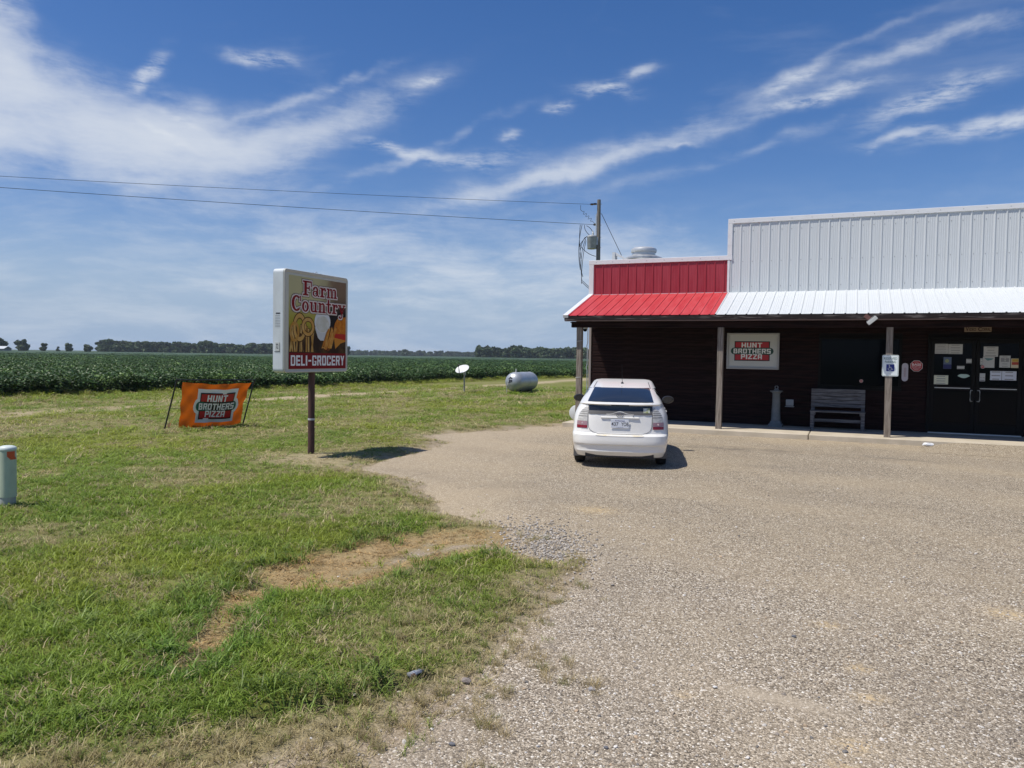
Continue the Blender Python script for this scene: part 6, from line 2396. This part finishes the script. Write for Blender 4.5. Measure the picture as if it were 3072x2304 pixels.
P1 = Vector((UPX, UPY, 10.78)) + Rv * -.5
P2 = Vector((UPX, UPY, 9.62)) + Rv * -.3
tag(MB().tube(cat_wire(P1, tuple(P1 + (Vector((-44.0, 16.5, 0)) - Vector((P1.x, P1.y, 0))) * 2.2 + Vector((0, 0, 9.713 - P1.z))), .58, 40), .010, 5).build('power_line', wire_m), 'upper thin overhead power line running left from the pole', 'power line', 'overhead lines')
tag(MB().tube(cat_wire(P2, tuple(P2 + (Vector((-44.0, 16.3, 0)) - Vector((P2.x, P2.y, 0))) * 2.2 + Vector((0, 0, 10.40 - P2.z))), .58, 40), .012, 5).build('power_line', wire_m), 'lower overhead power line running left from the pole', 'power line', 'overhead lines')
# jumper with pigtail turns
pts = []
for k in range(60):
    s = k / 59
    q = Vector((UPX, UPY, 0)) + Rv * (-1.05 + .85 * max(0, s - .25) / .75)
    z = 10.72 - 1.05 * s
    wv = .10 * math.sin(2 * math.pi * 4 * max(0, s - .35) / .5) if .35 < s < .85 else 0
    pts.append((q.x + Rv.x * wv * .6, q.y + Rv.y * wv * .6, z + wv * .6))
tag(MB().tube(pts, .012, 5).build('jumper_wire', wire_m), 'coiled jumper wire dropping from upper line to the transformer', 'cable')
m = MB()
lead = Vector((UPX, UPY, 0))
for (k0, z0, k1, z1, k2, z2) in ((-1.05, 9.6, -1.15, 8.6, -.95, 7.5), (-.95, 9.6, -1.25, 8.2, -1.0, 7.0), (-.8, 9.58, -.85, 9.3, -.5, 9.0), (-.7, 9.55, -.35, 9.4, -.3, 9.05), (-.75, 8.9, -1.3, 8.1, -.85, 6.6), (-.72, 8.8, -1.1, 7.9, -.90, 6.4),
                                 (-.70, 8.7, -.95, 7.6, -.92, 6.2), (-1.1, 8.5, -.7, 7.9, -.12, 7.8), (-.65, 8.95, -1.0, 8.6, -1.12, 8.3)):
    pts = []
    for i in range(13):
        s = i / 12
        k = (1 - s) ** 2 * k0 + 2 * s * (1 - s) * k1 + s * s * k2
        z = (1 - s) ** 2 * z0 + 2 * s * (1 - s) * z1 + s * s * z2
        q = lead + Rv * k
        pts.append((q.x, q.y, z))
    m.tube(pts, .018, 5)
# the service drop then runs on to the store's back corner
for dz in (0, .1):
    m.tube(cat_wire((lead + Rv * -.90) + Vector((0, 0, 6.3 + dz)), (-7.45, 33.5, 3.9 + dz), .5, 12), .018, 5)
tag(m.build('service_cables', wire_m), 'tangle of black service cables looping beside the transformer', 'cable')
tag(MB().tube([(UPX + Rv.x * .16, UPY + Rv.y * .16, 10.25), (-8.3, 44.2, 0)], .016, 5).build('guy_wire', wire_m), 'straight guy wire slanting down right from the pole', 'cable')

# ------------------------------------------------------------------ litter and stones
bt_scale = .62
bt = thing('crushed_bottle', 'crushed clear and brown bottle lying at the turf edge', 'litter', (-2.335, 3.97, .055), rad(68))
cl_m = M('clear_plastic', (.55, .57, .60), .18, metal=.3, col2=(.25, .26, .28), scale=30)
MB().lathe([(.012, -.085), (.034, -.075), (.030, -.04), (.036, -.01), (.028, .03), (.034, .06), (.014, .085), (.012, .11)], (0, 0, 0), 10, 'x', sx=1, sy=.7).build('shell', cl_m, bt, smooth=True, angle=25)
MB().lathe([(.036, -.075), (.038, -.02), (.030, -.015)], (0, 0, -.004), 10, 'x', sx=1, sy=.65).build('label_wrap', M('brown_wrap', (.12, .07, .05), .6), bt, smooth=True)
bt.scale = (bt_scale,) * 3
bt.location.z = .035
sp = thing('brown_scrap', 'small curled brown scrap standing in the near grass', 'litter', (-2.545, 3.87, .055), rad(20))
P_ = [[(-.018 + .012 * j + .004 * math.sin(i), .010 * math.sin(i * .8) * (1 - j * .2), .085 * i / 6) for j in range(4)] for i in range(7)]
m = MB().grid(P_).build('scrap', M('cardboard', (.42, .26, .13), .8), sp, fix=False)
sl = m.modifiers.new('thick', 'SOLIDIFY')
sl.thickness = .002
wl = thing('white_wrapper', 'crumpled white wrapper lying by the end of the walkway kerb', 'litter', (1.77, 20.16, .01), rad(10))
rr = random.Random(5)
bm = bmesh.new()
bmesh.ops.create_icosphere(bm, subdivisions=2, radius=1)
for v in bm.verts:
    k = rr.uniform(.75, 1.1)
    v.co = Vector((v.co.x * .13 * k, v.co.y * .06 * k, .045 + v.co.z * .045 * k))
m = MB().add([tuple(v.co) for v in bm.verts], [tuple(v.index for v in f_.verts) for f_ in bm.faces])
bm.free()
m.build('wrapper', M('bright_white', (.82, .83, .83), .5), wl)


def stone_obj(label, x, y, r_, col, seed):
    rr = random.Random(seed)
    bm = bmesh.new()
    bmesh.ops.create_icosphere(bm, subdivisions=2, radius=1)
    for v in bm.verts:
        k = rr.uniform(.78, 1.12)
        v.co = Vector((v.co.x * r_ * 1.25 * k, v.co.y * r_ * k, r_ * .5 + v.co.z * r_ * .62 * k))
    m = MB().add([tuple(v.co) for v in bm.verts], [tuple(v.index for v in f_.verts) for f_ in bm.faces])
    bm.free()
    o = m.build('loose_stone', M('stone_%s' % col[0], col[1], .85, col2=tuple(c_ * .7 for c_ in col[1]), scale=25), loc=(x, y, .0))
    return tag(o, label, 'stone')


stone_obj('biggest grey stone on the gravel, right of the dry tufts', -1.32, 4.27, .018, ('grey', (.36, .35, .36)), 1)
stone_obj('dark rounded stone near the bottom edge of the lot', -1.05, 3.66, .011, ('dark', (.16, .16, .17)), 2)
stone_obj('dark stone beside a dry tuft at the bottom of the lot', -1.76, 3.36, .014, ('dark', (.16, .16, .17)), 3)
stone_obj('white pebble left of the sandy patch on the lot', -.665, 4.62, .012, ('white', (.66, .65, .62)), 4)
stone_obj('flat brown stone half sunk in dry grass right of the bottle', -2.03, 4.05, .026, ('brown', (.27, .23, .20)), 5)
stone_obj('dark oval stone on the lot behind the sandy patch', -.29, 5.72, .015, ('dark', (.14, .13, .13)), 6)

# ------------------------------------------------------------------ summer haze: one closed box of thin air
R = 2600.0
hm = bpy.data.materials.new('haze_air')
hm.use_nodes = True
hm.node_tree.nodes.clear()
b = NB(hm.node_tree)
v = b.n('ShaderNodeVolumePrincipled')
v.inputs['Color'].default_value = (0.80, 0.90, 1.0, 1)
v.inputs['Density'].default_value = 0.00016
o = b.n('ShaderNodeOutputMaterial')
hm.node_tree.links.new(v.outputs[0], o.inputs['Volume'])
hz = MB().box(-R, R, -R, R, -1.05, 17.0).build('haze', hm)
tag(hz, kind='stuff')
